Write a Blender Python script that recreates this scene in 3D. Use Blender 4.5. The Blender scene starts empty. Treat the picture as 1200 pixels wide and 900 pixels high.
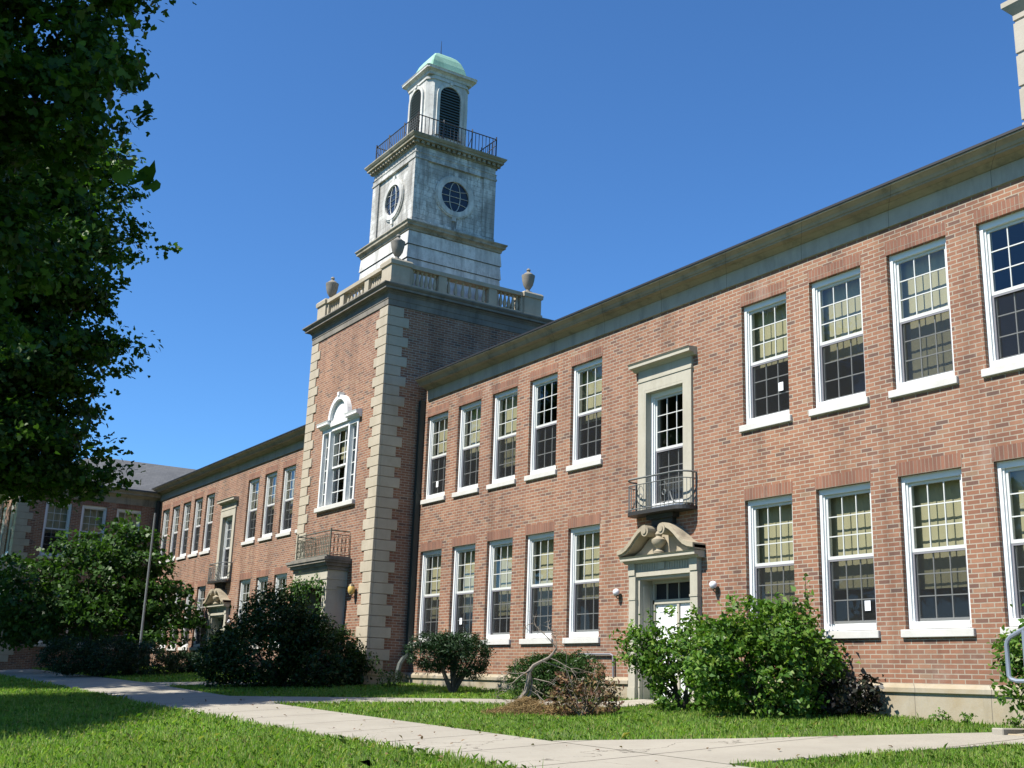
import bpy, bmesh, math, random
import numpy as np
from mathutils import Vector, Matrix
random.seed(7); rng = np.random.default_rng(11)
sc = bpy.context.scene
COL = sc.collection

# ------------------------------------------------------------------ camera, sky, sun, exposure
S = 1.4
YAW, PITCH, ROLL, FPX = 1.001009428883199, 0.2570299542155954, 0.03437073475658627, 1338.56
def cam_axes():
    cy, sy = math.cos(YAW), math.sin(YAW); cp, sp = math.cos(PITCH), math.sin(PITCH)
    fw = Vector((-sy*cp, cy*cp, sp)); rt = Vector((cy, sy, 0)); up = rt.cross(fw)
    cr, sr = math.cos(ROLL), math.sin(ROLL)
    return cr*rt + sr*up, -sr*rt + cr*up, fw
r_, u_, f_ = cam_axes()
cd = bpy.data.cameras.new('camera'); cam = bpy.data.objects.new('camera', cd); COL.objects.link(cam)
M = Matrix(((r_.x, u_.x, -f_.x, 0), (r_.y, u_.y, -f_.y, -14.0), (r_.z, u_.z, -f_.z, 0), (0, 0, 0, 1)))
cam.matrix_world = M
cd.sensor_width = 36.0; cd.lens = FPX/1200*36.0; cd.clip_end = 3000; cd.clip_start = 0.05
sc.camera = cam
SUN_DIR = Vector((-0.13, -1.0, 1.27)).normalized()      # towards the sun
w = bpy.data.worlds.new('World'); sc.world = w; w.use_nodes = True
nt = w.node_tree; bg = nt.nodes['Background']
sky = nt.nodes.new('ShaderNodeTexSky'); sky.sky_type = 'NISHITA'; sky.sun_disc = False
sky.sun_elevation = math.asin(SUN_DIR.z); sky.sun_rotation = math.atan2(SUN_DIR.x, SUN_DIR.y)
sky.altitude = 1200; sky.air_density = 1.0; sky.dust_density = 0.1; sky.ozone_density = 2.4
tint = nt.nodes.new('ShaderNodeMix'); tint.data_type = 'RGBA'; tint.blend_type = 'MULTIPLY'; tint.inputs[0].default_value = 1.0; tint.inputs[7].default_value = (0.62, 1.06, 1.46, 1)   # a deep clear summer blue
nt.links.new(sky.outputs[0], tint.inputs[6]); nt.links.new(tint.outputs[2], bg.inputs[0]); bg.inputs[1].default_value = 0.073
sl = bpy.data.lights.new('sun', 'SUN'); so = bpy.data.objects.new('sun', sl); COL.objects.link(so)
sl.energy = 5.0; sl.angle = math.radians(0.53); sl.color = (1.0, 0.95, 0.87)
so.rotation_euler = SUN_DIR.to_track_quat('Z', 'Y').to_euler(); so.location = (0, -30, 40)
sc.view_settings.view_transform = 'Standard'; sc.view_settings.look = 'None'
sc.view_settings.exposure = 0.87; sc.view_settings.gamma = 1.0
sc.cycles.max_bounces = 8; sc.cycles.diffuse_bounces = 2; sc.cycles.transparent_max_bounces = 24

# ------------------------------------------------------------------ material helpers
class NG:
    def __init__(s, name):
        s.m = bpy.data.materials.new(name); s.m.use_nodes = True; s.t = s.m.node_tree
        s.p = s.t.nodes['Principled BSDF']; s.out = s.t.nodes['Material Output']
    def n(s, typ, **kw):
        nd = s.t.nodes.new(typ)
        for k, v in kw.items():
            if k.startswith('i_'):
                key = k[2:]; key = int(key) if key.isdigit() else key
                s.set(nd, key, v)
            else: setattr(nd, k, v)
        return nd
    def set(s, nd, key, v):
        if hasattr(v, 'is_output'): s.t.links.new(v, nd.inputs[key])
        else: nd.inputs[key].default_value = v
    def math(s, op, a, b=None, c=None, clamp=False):
        nd = s.t.nodes.new('ShaderNodeMath'); nd.operation = op; nd.use_clamp = clamp
        s.set(nd, 0, a)
        if b is not None: s.set(nd, 1, b)
        if c is not None: s.set(nd, 2, c)
        return nd.outputs[0]
    def mix(s, fac, a, b, bt='MIX'):
        nd = s.t.nodes.new('ShaderNodeMix'); nd.data_type = 'RGBA'; nd.blend_type = bt
        s.set(nd, 0, fac); s.set(nd, 6, a); s.set(nd, 7, b)
        return nd.outputs[2]
    def pos(s):
        g = s.t.nodes.new('ShaderNodeNewGeometry'); return g.outputs['Position']
    def noise(s, scale, detail=4.0, rough=0.55, vec=None, stretch=None):
        v = vec if vec is not None else s.pos()
        if stretch:
            mp = s.n('ShaderNodeMapping'); s.t.links.new(v, mp.inputs[0]); mp.inputs['Scale'].default_value = stretch; v = mp.outputs[0]
        nd = s.n('ShaderNodeTexNoise'); s.t.links.new(v, nd.inputs['Vector'])
        nd.inputs['Scale'].default_value = scale; nd.inputs['Detail'].default_value = detail; nd.inputs['Roughness'].default_value = rough
        return nd.outputs[0]
    def ramp(s, fac, stops, interp='LINEAR'):
        nd = s.n('ShaderNodeValToRGB'); s.t.links.new(fac, nd.inputs[0]); cr = nd.color_ramp; cr.interpolation = interp
        while len(cr.elements) < len(stops): cr.elements.new(0.5)
        for e, (p, c) in zip(cr.elements, stops):
            e.position = p; e.color = (*c, 1) if len(c) == 3 else c
        return nd.outputs[0]
    def alb(s, c, k=None):
        k = (0.84 if any(q in s.m.name for q in ('white', 'globe', 'sash')) else 0.67) if k is None else k   # real-world reflectance
        return s.mix(1.0, c if hasattr(c, 'is_output') else (*c, 1), (k, k, k, 1), 'MULTIPLY')
    def base(s, c, k=None): s.set(s.p, 'Base Color', s.alb(c, k))
    def rough(s, v): s.set(s.p, 'Roughness', v)
    def bump(s, h, strength=0.4, dist=0.01):
        b = s.n('ShaderNodeBump'); s.t.links.new(h, b.inputs['Height']); b.inputs['Strength'].default_value = strength; b.inputs['Distance'].default_value = dist
        s.t.links.new(b.outputs[0], s.p.inputs['Normal'])
C4 = lambda c: (*c, 1)

def brick_mat(name, bw, bh, mortar, stops, vertical=False, mort_col=(0.62, 0.53, 0.42)):
    g = NG(name); P = g.pos()
    sp = g.n('ShaderNodeSeparateXYZ'); g.t.links.new(P, sp.inputs[0])
    U = g.math('ADD', sp.outputs[0], sp.outputs[1]); V = sp.outputs[2]
    if vertical: U, V = g.math('ADD', V, 0.037), U
    row = g.math('FLOOR', g.math('DIVIDE', V, bh))
    off = g.math('MULTIPLY', g.math('PINGPONG', row, 1.0), 0.5)
    if vertical: off = 0.0
    uu = g.math('ADD', g.math('DIVIDE', U, bw), off)
    # every sixth course is headers (common bond)
    idn = g.math('FLOOR', uu)
    fu = g.math('FRACT', uu); fv = g.math('FRACT', g.math('DIVIDE', V, bh))
    du = g.math('MULTIPLY', g.math('MINIMUM', fu, g.math('SUBTRACT', 1.0, fu)), bw)
    dv = g.math('MULTIPLY', g.math('MINIMUM', fv, g.math('SUBTRACT', 1.0, fv)), bh)
    d = g.math('MINIMUM', du, dv)
    mask = g.math('GREATER_THAN', d, mortar*0.5)
    cv = g.n('ShaderNodeCombineXYZ'); g.set(cv, 0, idn); g.set(cv, 1, row)
    wn = g.n('ShaderNodeTexWhiteNoise'); wn.noise_dimensions = '2D'; g.t.links.new(cv.outputs[0], wn.inputs['Vector'])
    col = g.ramp(wn.outputs['Value'], stops)
    fine = g.noise(55, 3)
    big = g.noise(0.42, 4)
    big2 = g.noise(1.6, 5, 0.65, stretch=(1, 1, 0.45))
    col = g.mix(g.math('MULTIPLY', fine, 0.35), col, C4((0.16, 0.075, 0.05)))
    mc = g.mix(g.noise(9, 3), C4(mort_col), C4(tuple(0.62*c for c in mort_col)))
    c = g.mix(mask, mc, col)
    tint = g.ramp(big, [(0.3, (0.74, 0.735, 0.72)), (0.55, (0.92, 0.92, 0.88)), (0.75, (1.06, 1.04, 0.95))])
    c = g.mix(0.8, c, tint, 'MULTIPLY')
    tint2 = g.ramp(big2, [(0.32, (0.78, 0.76, 0.75)), (0.5, (1, 1, 1)), (0.7, (1.05, 1.04, 1.03))])
    c = g.mix(0.75, c, tint2, 'MULTIPLY')
    streak = g.ramp(g.noise(1.1, 5, 0.6, stretch=(1.6, 1.6, 0.10)), [(0.36, (0.70, 0.68, 0.66)), (0.50, (1, 1, 1)), (0.66, (1, 1, 1)), (0.8, (1.12, 1.1, 1.08))])
    c = g.mix(0.7, c, streak, 'MULTIPLY')
    damp = g.math('MULTIPLY', g.math('SUBTRACT', 1.0, g.math('DIVIDE', V if not vertical else sp.outputs[2], 1.3), clamp=True), g.ramp(g.noise(1.9, 5, 0.7), [(0.42, (0, 0, 0)), (0.62, (1, 1, 1))]))
    c = g.mix(g.math('MULTIPLY', damp, 0.55), c, C4((0.24, 0.17, 0.12)))
    eff = g.math('MULTIPLY', g.ramp(g.noise(0.9, 6, 0.7, stretch=(1, 1, 0.6)), [(0.60, (0, 0, 0)), (0.72, (1, 1, 1))]), 0.28)
    c = g.mix(eff, c, C4((0.60, 0.50, 0.42)))
    g.base(c); g.rough(0.88)
    hgt = g.math('ADD', g.math('MULTIPLY', mask, 1.0), g.math('MULTIPLY', fine, 0.3))
    g.bump(hgt, 0.5, 0.006)
    return g.m
BR_STOPS = [(0.0, (0.19, 0.11, 0.085)), (0.06, (0.25, 0.125, 0.09)), (0.12, (0.33, 0.145, 0.09)), (0.45, (0.405, 0.18, 0.105)),
            (0.75, (0.46, 0.213, 0.125)), (0.95, (0.50, 0.25, 0.15)), (1.0, (0.42, 0.26, 0.165))]
m_brick = brick_mat('brick', 0.213, 0.0677, 0.0155, BR_STOPS)
m_soldier = brick_mat('soldier_brick', 0.36, 0.0677, 0.011, [(0.0, (0.28, 0.13, 0.09)), (0.4, (0.36, 0.155, 0.10)), (1.0, (0.43, 0.195, 0.125))], True, (0.46, 0.36, 0.27))

def stone_mat(name, a, b, dirt, dirt_amt=0.5, streak=True, joint=None):
    g = NG(name)
    n1 = g.noise(1.7, 5, 0.6); n2 = g.noise(14, 4)
    n3 = g.noise(2.4, 6, 0.7, stretch=(1, 1, 0.22)) if streak else g.noise(3.0, 6, 0.7)
    c = g.mix(g.ramp(n1, [(0.35, (0, 0, 0)), (0.65, (1, 1, 1))]), C4(a), C4(b))
    c = g.mix(g.math('MULTIPLY', n2, 0.25), c, C4(tuple(0.5*x for x in a)))
    c = g.mix(g.math('MULTIPLY', g.ramp(n3, [(0.5, (0, 0, 0)), (0.72, (1, 1, 1))]), dirt_amt), c, C4(dirt))
    if joint:
        sp = g.n('ShaderNodeSeparateXYZ'); g.t.links.new(g.pos(), sp.inputs[0])
        fr = g.math('FRACT', g.math('DIVIDE', g.math('ADD', sp.outputs[0], sp.outputs[1]), joint))
        jm = g.math('LESS_THAN', fr, 0.008/joint)
        c = g.mix(jm, c, C4((0.13, 0.11, 0.09)))
    g.base(c); g.rough(0.9); g.bump(n2, 0.25, 0.01)
    return g.m
m_lime = stone_mat('limestone', (0.60, 0.53, 0.40), (0.52, 0.45, 0.33), (0.25, 0.21, 0.15), 0.4)
m_quoin = stone_mat('quoin_stone', (0.64, 0.56, 0.43), (0.55, 0.48, 0.36), (0.33, 0.28, 0.2), 0.3)
m_plinth = stone_mat('plinth_stone', (0.52, 0.46, 0.35), (0.46, 0.37, 0.23), (0.22, 0.2, 0.15), 0.5, joint=1.22)
m_corn = stone_mat('cornice_stone', (0.46, 0.40, 0.285), (0.36, 0.315, 0.235), (0.12, 0.115, 0.09), 0.75, joint=1.83)
m_frieze = stone_mat('frieze_stone', (0.58, 0.53, 0.44), (0.50, 0.455, 0.38), (0.2, 0.2, 0.19), 0.5, joint=1.83)
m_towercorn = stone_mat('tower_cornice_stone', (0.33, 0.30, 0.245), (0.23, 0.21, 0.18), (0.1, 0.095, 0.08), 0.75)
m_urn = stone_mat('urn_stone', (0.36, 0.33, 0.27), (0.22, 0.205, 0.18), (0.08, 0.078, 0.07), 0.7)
def plain(name, c, rough=0.6, metal=0.0, var=0.15, scale=6):
    g = NG(name); n = g.noise(scale, 4)
    g.base(g.mix(g.math('MULTIPLY', n, var*2), C4(c), C4(tuple(x*0.5 for x in c)))); g.rough(rough); g.p.inputs['Metallic'].default_value = metal
    return g.m
m_white = plain('white_paint', (0.86, 0.87, 0.85), 0.45, var=0.07)
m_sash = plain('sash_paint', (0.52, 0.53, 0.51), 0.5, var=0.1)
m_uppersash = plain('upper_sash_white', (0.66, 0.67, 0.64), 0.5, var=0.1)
m_scrframe = plain('screen_frame_grey', (0.30, 0.29, 0.31), 0.5)
m_sill = stone_mat('white_sill', (0.66, 0.65, 0.61), (0.60, 0.585, 0.54), (0.45, 0.42, 0.36), 0.2)
m_cream = stone_mat('cream_stone', (0.62, 0.58, 0.47), (0.56, 0.52, 0.41), (0.32, 0.29, 0.22), 0.35)
m_pedi = stone_mat('pediment_stone', (0.56, 0.48, 0.345), (0.44, 0.375, 0.265), (0.16, 0.13, 0.09), 0.75, streak=False)
m_door = plain('white_door', (0.84, 0.85, 0.84), 0.5, var=0.04)
def weather_mat(name, amt, boards=0.0):
    g = NG(name)
    n1 = g.noise(2.6, 7, 0.7, stretch=(1, 1, 0.10)); n2 = g.noise(1.0, 5, 0.6); n3 = g.noise(11, 6, 0.75, stretch=(1, 1, 0.5)); n4 = g.noise(1.3, 6, 0.65)
    c = g.mix(n2, C4((0.78, 0.77, 0.72)), C4((0.66, 0.65, 0.60)))
    c = g.mix(g.math('MULTIPLY', g.ramp(n4, [(0.42, (0, 0, 0)), (0.56, (1, 1, 1))]), min(1, amt*0.62)), c, C4((0.32, 0.31, 0.28)))
    c = g.mix(g.math('MULTIPLY', g.ramp(n1, [(0.48, (0, 0, 0)), (0.66, (1, 1, 1))]), amt*0.9), c, C4((0.20, 0.19, 0.17)))
    c = g.mix(g.math('MULTIPLY', g.ramp(n3, [(0.50, (0, 0, 0)), (0.62, (1, 1, 1))]), amt*0.7), c, C4((0.33, 0.31, 0.27)))
    h = n3
    if boards:
        sp = g.n('ShaderNodeSeparateXYZ'); g.t.links.new(g.pos(), sp.inputs[0])
        ln = g.math('LESS_THAN', g.math('FRACT', g.math('DIVIDE', sp.outputs[2], boards)), 0.07)
        c = g.mix(g.math('MULTIPLY', ln, 0.65), c, C4((0.14, 0.135, 0.12)))
    g.base(c); g.rough(0.85); g.bump(h, 0.35, 0.02)
    return g.m
m_weather = weather_mat('peeling_white_paint', 0.6)
m_weather_d = weather_mat('stained_white_paint', 1.3, 0.155)
m_weather_c = stone_mat('mossy_cornice', (0.52, 0.47, 0.36), (0.33, 0.29, 0.19), (0.10, 0.085, 0.05), 0.9, streak=False)
m_glass = NG('window_glass')
def glass_build(g, tint, refl):
    t = g.t; t.nodes.remove(g.p)
    tr = g.n('ShaderNodeBsdfTransparent'); tr.inputs[0].default_value = C4(tint)
    gl = g.n('ShaderNodeBsdfGlossy'); gl.inputs['Roughness'].default_value = 0.02
    wv = g.noise(1.5, 2); b = g.n('ShaderNodeBump'); b.inputs['Strength'].default_value = 0.12; b.inputs['Distance'].default_value = 0.03
    t.links.new(wv, b.inputs['Height']); t.links.new(b.outputs[0], gl.inputs['Normal'])
    ge = g.n('ShaderNodeNewGeometry'); dp = g.n('ShaderNodeVectorMath'); dp.operation = 'DOT_PRODUCT'
    t.links.new(ge.outputs['Normal'], dp.inputs[0]); t.links.new(ge.outputs['Incoming'], dp.inputs[1])
    fc = g.math('SUBTRACT', 1.0, g.math('ABSOLUTE', dp.outputs['Value']))
    f2 = g.math('MULTIPLY', g.math('ADD', 0.045, g.math('MULTIPLY', 0.95, g.math('POWER', fc, 5.0))), refl, clamp=True)
    mx = g.n('ShaderNodeMixShader'); t.links.new(f2, mx.inputs[0]); t.links.new(tr.outputs[0], mx.inputs[1]); t.links.new(gl.outputs[0], mx.inputs[2])
    t.links.new(mx.outputs[0], g.out.inputs[0]); return g.m
m_glass = glass_build(m_glass, (0.84, 0.86, 0.82), 1.9)
g = NG('insect_screen'); g.t.nodes.remove(g.p)
tr = g.n('ShaderNodeBsdfTransparent'); df = g.n('ShaderNodeBsdfDiffuse'); df.inputs[0].default_value = (0.03, 0.031, 0.032, 1)
mx = g.n('ShaderNodeMixShader'); mx.inputs[0].default_value = 0.45
g.t.links.new(tr.outputs[0], mx.inputs[1]); g.t.links.new(df.outputs[0], mx.inputs[2]); g.t.links.new(mx.outputs[0], g.out.inputs[0]); m_screen = g.m
g = NG('tan_blind'); sp = g.n('ShaderNodeSeparateXYZ'); g.t.links.new(g.pos(), sp.inputs[0])
st = g.math('SINE', g.math('MULTIPLY', g.math('ADD', sp.outputs[0], sp.outputs[1]), 33.0))
g.base(g.mix(g.math('MULTIPLY', g.math('ADD', st, 1.0), 0.12), C4((0.58, 0.53, 0.345)), C4((0.42, 0.385, 0.25)))); g.rough(0.8); m_blind = g.m
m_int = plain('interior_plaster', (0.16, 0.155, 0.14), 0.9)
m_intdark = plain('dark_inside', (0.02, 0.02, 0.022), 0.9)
m_iron = plain('black_iron', (0.045, 0.043, 0.04), 0.55, var=0.3)
m_greyiron = plain('grey_iron', (0.20, 0.21, 0.20), 0.5, var=0.25, scale=12)
m_patina_iron = stone_mat('rusty_green_iron', (0.16, 0.20, 0.16), (0.16, 0.13, 0.09), (0.09, 0.05, 0.03), 0.6, streak=False)
m_patina = stone_mat('copper_patina', (0.36, 0.66, 0.48), (0.46, 0.74, 0.56), (0.22, 0.40, 0.29), 0.7)
m_downspout = plain('downspout_copper', (0.045, 0.065, 0.058), 0.6, var=0.3)
m_louver = plain('dark_green_louver', (0.10, 0.15, 0.15), 0.6)
m_roofedge = plain('black_roof_edge', (0.02, 0.02, 0.022), 0.6)
m_pole = plain('galvanised_pole', (0.30, 0.31, 0.31), 0.55, 0.2)
m_rail = plain('blue_grey_rail', (0.30, 0.35, 0.42), 0.4, 0.2, 0.1)
m_paper = plain('white_paper', (0.85, 0.86, 0.88), 0.8, var=0.03)
m_globe = plain('opal_globe', (0.82, 0.80, 0.84), 0.25, var=0.02)
m_amber = plain('amber_globe', (0.70, 0.48, 0.14), 0.3, var=0.05)
m_brass = plain('lamp_bracket', (0.24, 0.19, 0.12), 0.5, 0.4)
# slate roof
g = NG('slate_roof'); bt = g.n('ShaderNodeTexBrick'); mp = g.n('ShaderNodeMapping'); g.t.links.new(g.pos(), mp.inputs[0])
sp = g.n('ShaderNodeSeparateXYZ'); g.t.links.new(g.pos(), sp.inputs[0]); cb = g.n('ShaderNodeCombineXYZ')
g.t.links.new(g.math('ADD', sp.outputs[1], g.math('MULTIPLY', sp.outputs[0], 0.37)), cb.inputs[0]); g.t.links.new(sp.outputs[2], cb.inputs[1])
g.t.links.new(cb.outputs[0], bt.inputs['Vector']); bt.inputs['Scale'].default_value = 1.0
bt.inputs['Brick Width'].default_value = 0.3; bt.inputs['Row Height'].default_value = 0.12; bt.inputs['Mortar Size'].default_value = 0.008
bt.inputs['Color1'].default_value = (0.155, 0.158, 0.16, 1); bt.inputs['Color2'].default_value = (0.10, 0.104, 0.108, 1); bt.inputs['Mortar'].default_value = (0.06, 0.06, 0.06, 1)
g.base(g.mix(g.math('MULTIPLY', g.noise(1.2, 5), 0.6), bt.outputs[0], C4((0.16, 0.16, 0.15)))); g.rough(0.75); m_slate = g.m
# concrete walk
g = NG('concrete_walk'); sp = g.n('ShaderNodeSeparateXYZ'); g.t.links.new(g.pos(), sp.inputs[0])
n1 = g.noise(0.7, 6, 0.65); n2 = g.noise(22, 4); n3 = g.noise(3.5, 6, 0.7)
c = g.mix(g.ramp(n1, [(0.35, (0, 0, 0)), (0.65, (1, 1, 1))]), C4((0.41, 0.375, 0.30)), C4((0.50, 0.46, 0.37)))
c = g.mix(g.math('MULTIPLY', n2, 0.3), c, C4((0.3, 0.26, 0.21)))
c = g.mix(g.math('MULTIPLY', g.ramp(n3, [(0.55, (0, 0, 0)), (0.75, (1, 1, 1))]), 0.45), c, C4((0.3, 0.25, 0.19)))
fx = g.math('FRACT', g.math('DIVIDE', g.math('ADD', sp.outputs[0], g.math('MULTIPLY', n3, 0.02)), 1.65))
jm = g.math('LESS_THAN', fx, 0.02)
c = g.mix(jm, c, C4((0.12, 0.10, 0.075)))
vo = g.n('ShaderNodeTexVoronoi'); vo.feature = 'DISTANCE_TO_EDGE'; vo.inputs['Scale'].default_value = 0.42
wp = g.n('ShaderNodeVectorMath'); wp.operation = 'ADD'; g.t.links.new(g.pos(), wp.inputs[0])
nv = g.n('ShaderNodeTexNoise'); nv.inputs['Scale'].default_value = 1.4; nv.inputs['Detail'].default_value = 6; g.t.links.new(g.pos(), nv.inputs['Vector']); g.t.links.new(nv.outputs['Color'], wp.inputs[1])
g.t.links.new(wp.outputs[0], vo.inputs['Vector'])
ck = g.math('MULTIPLY', g.math('LESS_THAN', vo.outputs['Distance'], 0.0035), g.math('GREATER_THAN', n1, 0.54))
c = g.mix(g.math('MULTIPLY', ck, 0.8), c, C4((0.13, 0.11, 0.08)))
n5 = g.noise(60, 3, 0.7); c = g.mix(g.math('MULTIPLY', g.ramp(n5, [(0.62, (0, 0, 0)), (0.7, (1, 1, 1))]), 0.45), c, C4((0.24, 0.20, 0.15)))
g.base(c); g.rough(0.9); g.bump(n2, 0.3, 0.006); m_walk = g.m
# lawn ground
g = NG('lawn_soil'); n1 = g.noise(1.3, 5, 0.6); n2 = g.noise(30, 4, 0.7)
c = g.mix(n1, C4((0.10, 0.18, 0.03)), C4((0.14, 0.23, 0.045)))
c = g.mix(g.math('MULTIPLY', n2, 0.6), c, C4((0.04, 0.06, 0.02)))
g.base(c); g.rough(1.0); g.bump(n2, 0.8, 0.03); m_lawn = g.m
m_soil = stone_mat('soil', (0.13, 0.10, 0.06), (0.10, 0.075, 0.045), (0.2, 0.15, 0.09), 0.5, streak=False)
def leaf_mat(name, cols, trans=0.35, rough=0.45, tcol=None, nsc=0.9):
    g = NG(name); ge = g.n('ShaderNodeNewGeometry')
    c = g.ramp(ge.outputs['Random Per Island'], [(i/(len(cols)-1), c) for i, c in enumerate(cols)])
    c = g.mix(0.55, c, g.ramp(g.noise(nsc, 4), [(0.3, (0.62, 0.66, 0.6)), (0.55, (1, 1, 1)), (0.75, (1.25, 1.2, 1.0))]), 'MULTIPLY')
    c = g.alb(c); g.base(c, 1.0); g.rough(rough); g.p.inputs['Specular IOR Level'].default_value = 0.22
    tl = g.n('ShaderNodeBsdfTranslucent'); mt = g.mix(1.0, c, C4(tcol or (1.3, 1.5, 0.6)), 'MULTIPLY'); g.t.links.new(mt, tl.inputs[0])
    mx = g.n('ShaderNodeMixShader'); mx.inputs[0].default_value = trans
    g.t.links.new(g.p.outputs[0], mx.inputs[1]); g.t.links.new(tl.outputs[0], mx.inputs[2]); g.t.links.new(mx.outputs[0], g.out.inputs[0])
    return g.m
m_grass = leaf_mat('grass_blades', [(0.13, 0.27, 0.03), (0.18, 0.36, 0.04), (0.23, 0.43, 0.055), (0.30, 0.48, 0.07), (0.36, 0.50, 0.10), (0.50, 0.46, 0.20)], 0.3, 0.55, nsc=0.8)
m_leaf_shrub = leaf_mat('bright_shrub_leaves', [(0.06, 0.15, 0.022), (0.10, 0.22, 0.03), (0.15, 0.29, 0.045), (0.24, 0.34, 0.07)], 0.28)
m_leaf_tree = leaf_mat('maple_leaves', [(0.026, 0.07, 0.013), (0.05, 0.12, 0.018), (0.11, 0.21, 0.03)], 0.42)
m_leaf_young = leaf_mat('young_tree_leaves', [(0.035, 0.085, 0.018), (0.055, 0.13, 0.024), (0.10, 0.20, 0.036)], 0.33)
m_yew = leaf_mat('yew_needles', [(0.018, 0.045, 0.018), (0.03, 0.07, 0.025), (0.05, 0.10, 0.035)], 0.12)
m_yew2 = leaf_mat('light_yew_needles', [(0.03, 0.075, 0.018), (0.05, 0.115, 0.025), (0.075, 0.15, 0.03)], 0.15)
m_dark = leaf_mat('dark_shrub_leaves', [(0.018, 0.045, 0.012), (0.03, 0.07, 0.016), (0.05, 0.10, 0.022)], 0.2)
m_purple = leaf_mat('dark_purple_leaves', [(0.012, 0.012, 0.010), (0.022, 0.018, 0.014), (0.02, 0.03, 0.014)], 0.08)
m_brownleaf = leaf_mat('dry_brown_leaves', [(0.10, 0.05, 0.035), (0.20, 0.10, 0.06), (0.34, 0.22, 0.11), (0.14, 0.17, 0.05), (0.26, 0.15, 0.08)], 0.2, 0.8, (1.2, 1, 0.8))
m_straw = leaf_mat('dry_straw', [(0.35, 0.24, 0.10), (0.45, 0.31, 0.14), (0.26, 0.17, 0.08)], 0.15, 0.9, (1, 1, 0.8))
m_bark = stone_mat('bark', (0.12, 0.095, 0.07), (0.07, 0.055, 0.04), (0.04, 0.035, 0.03), 0.5)
m_deadwood = stone_mat('bare_grey_wood', (0.36, 0.30, 0.24), (0.22, 0.18, 0.14), (0.16, 0.13, 0.1), 0.4)

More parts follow.
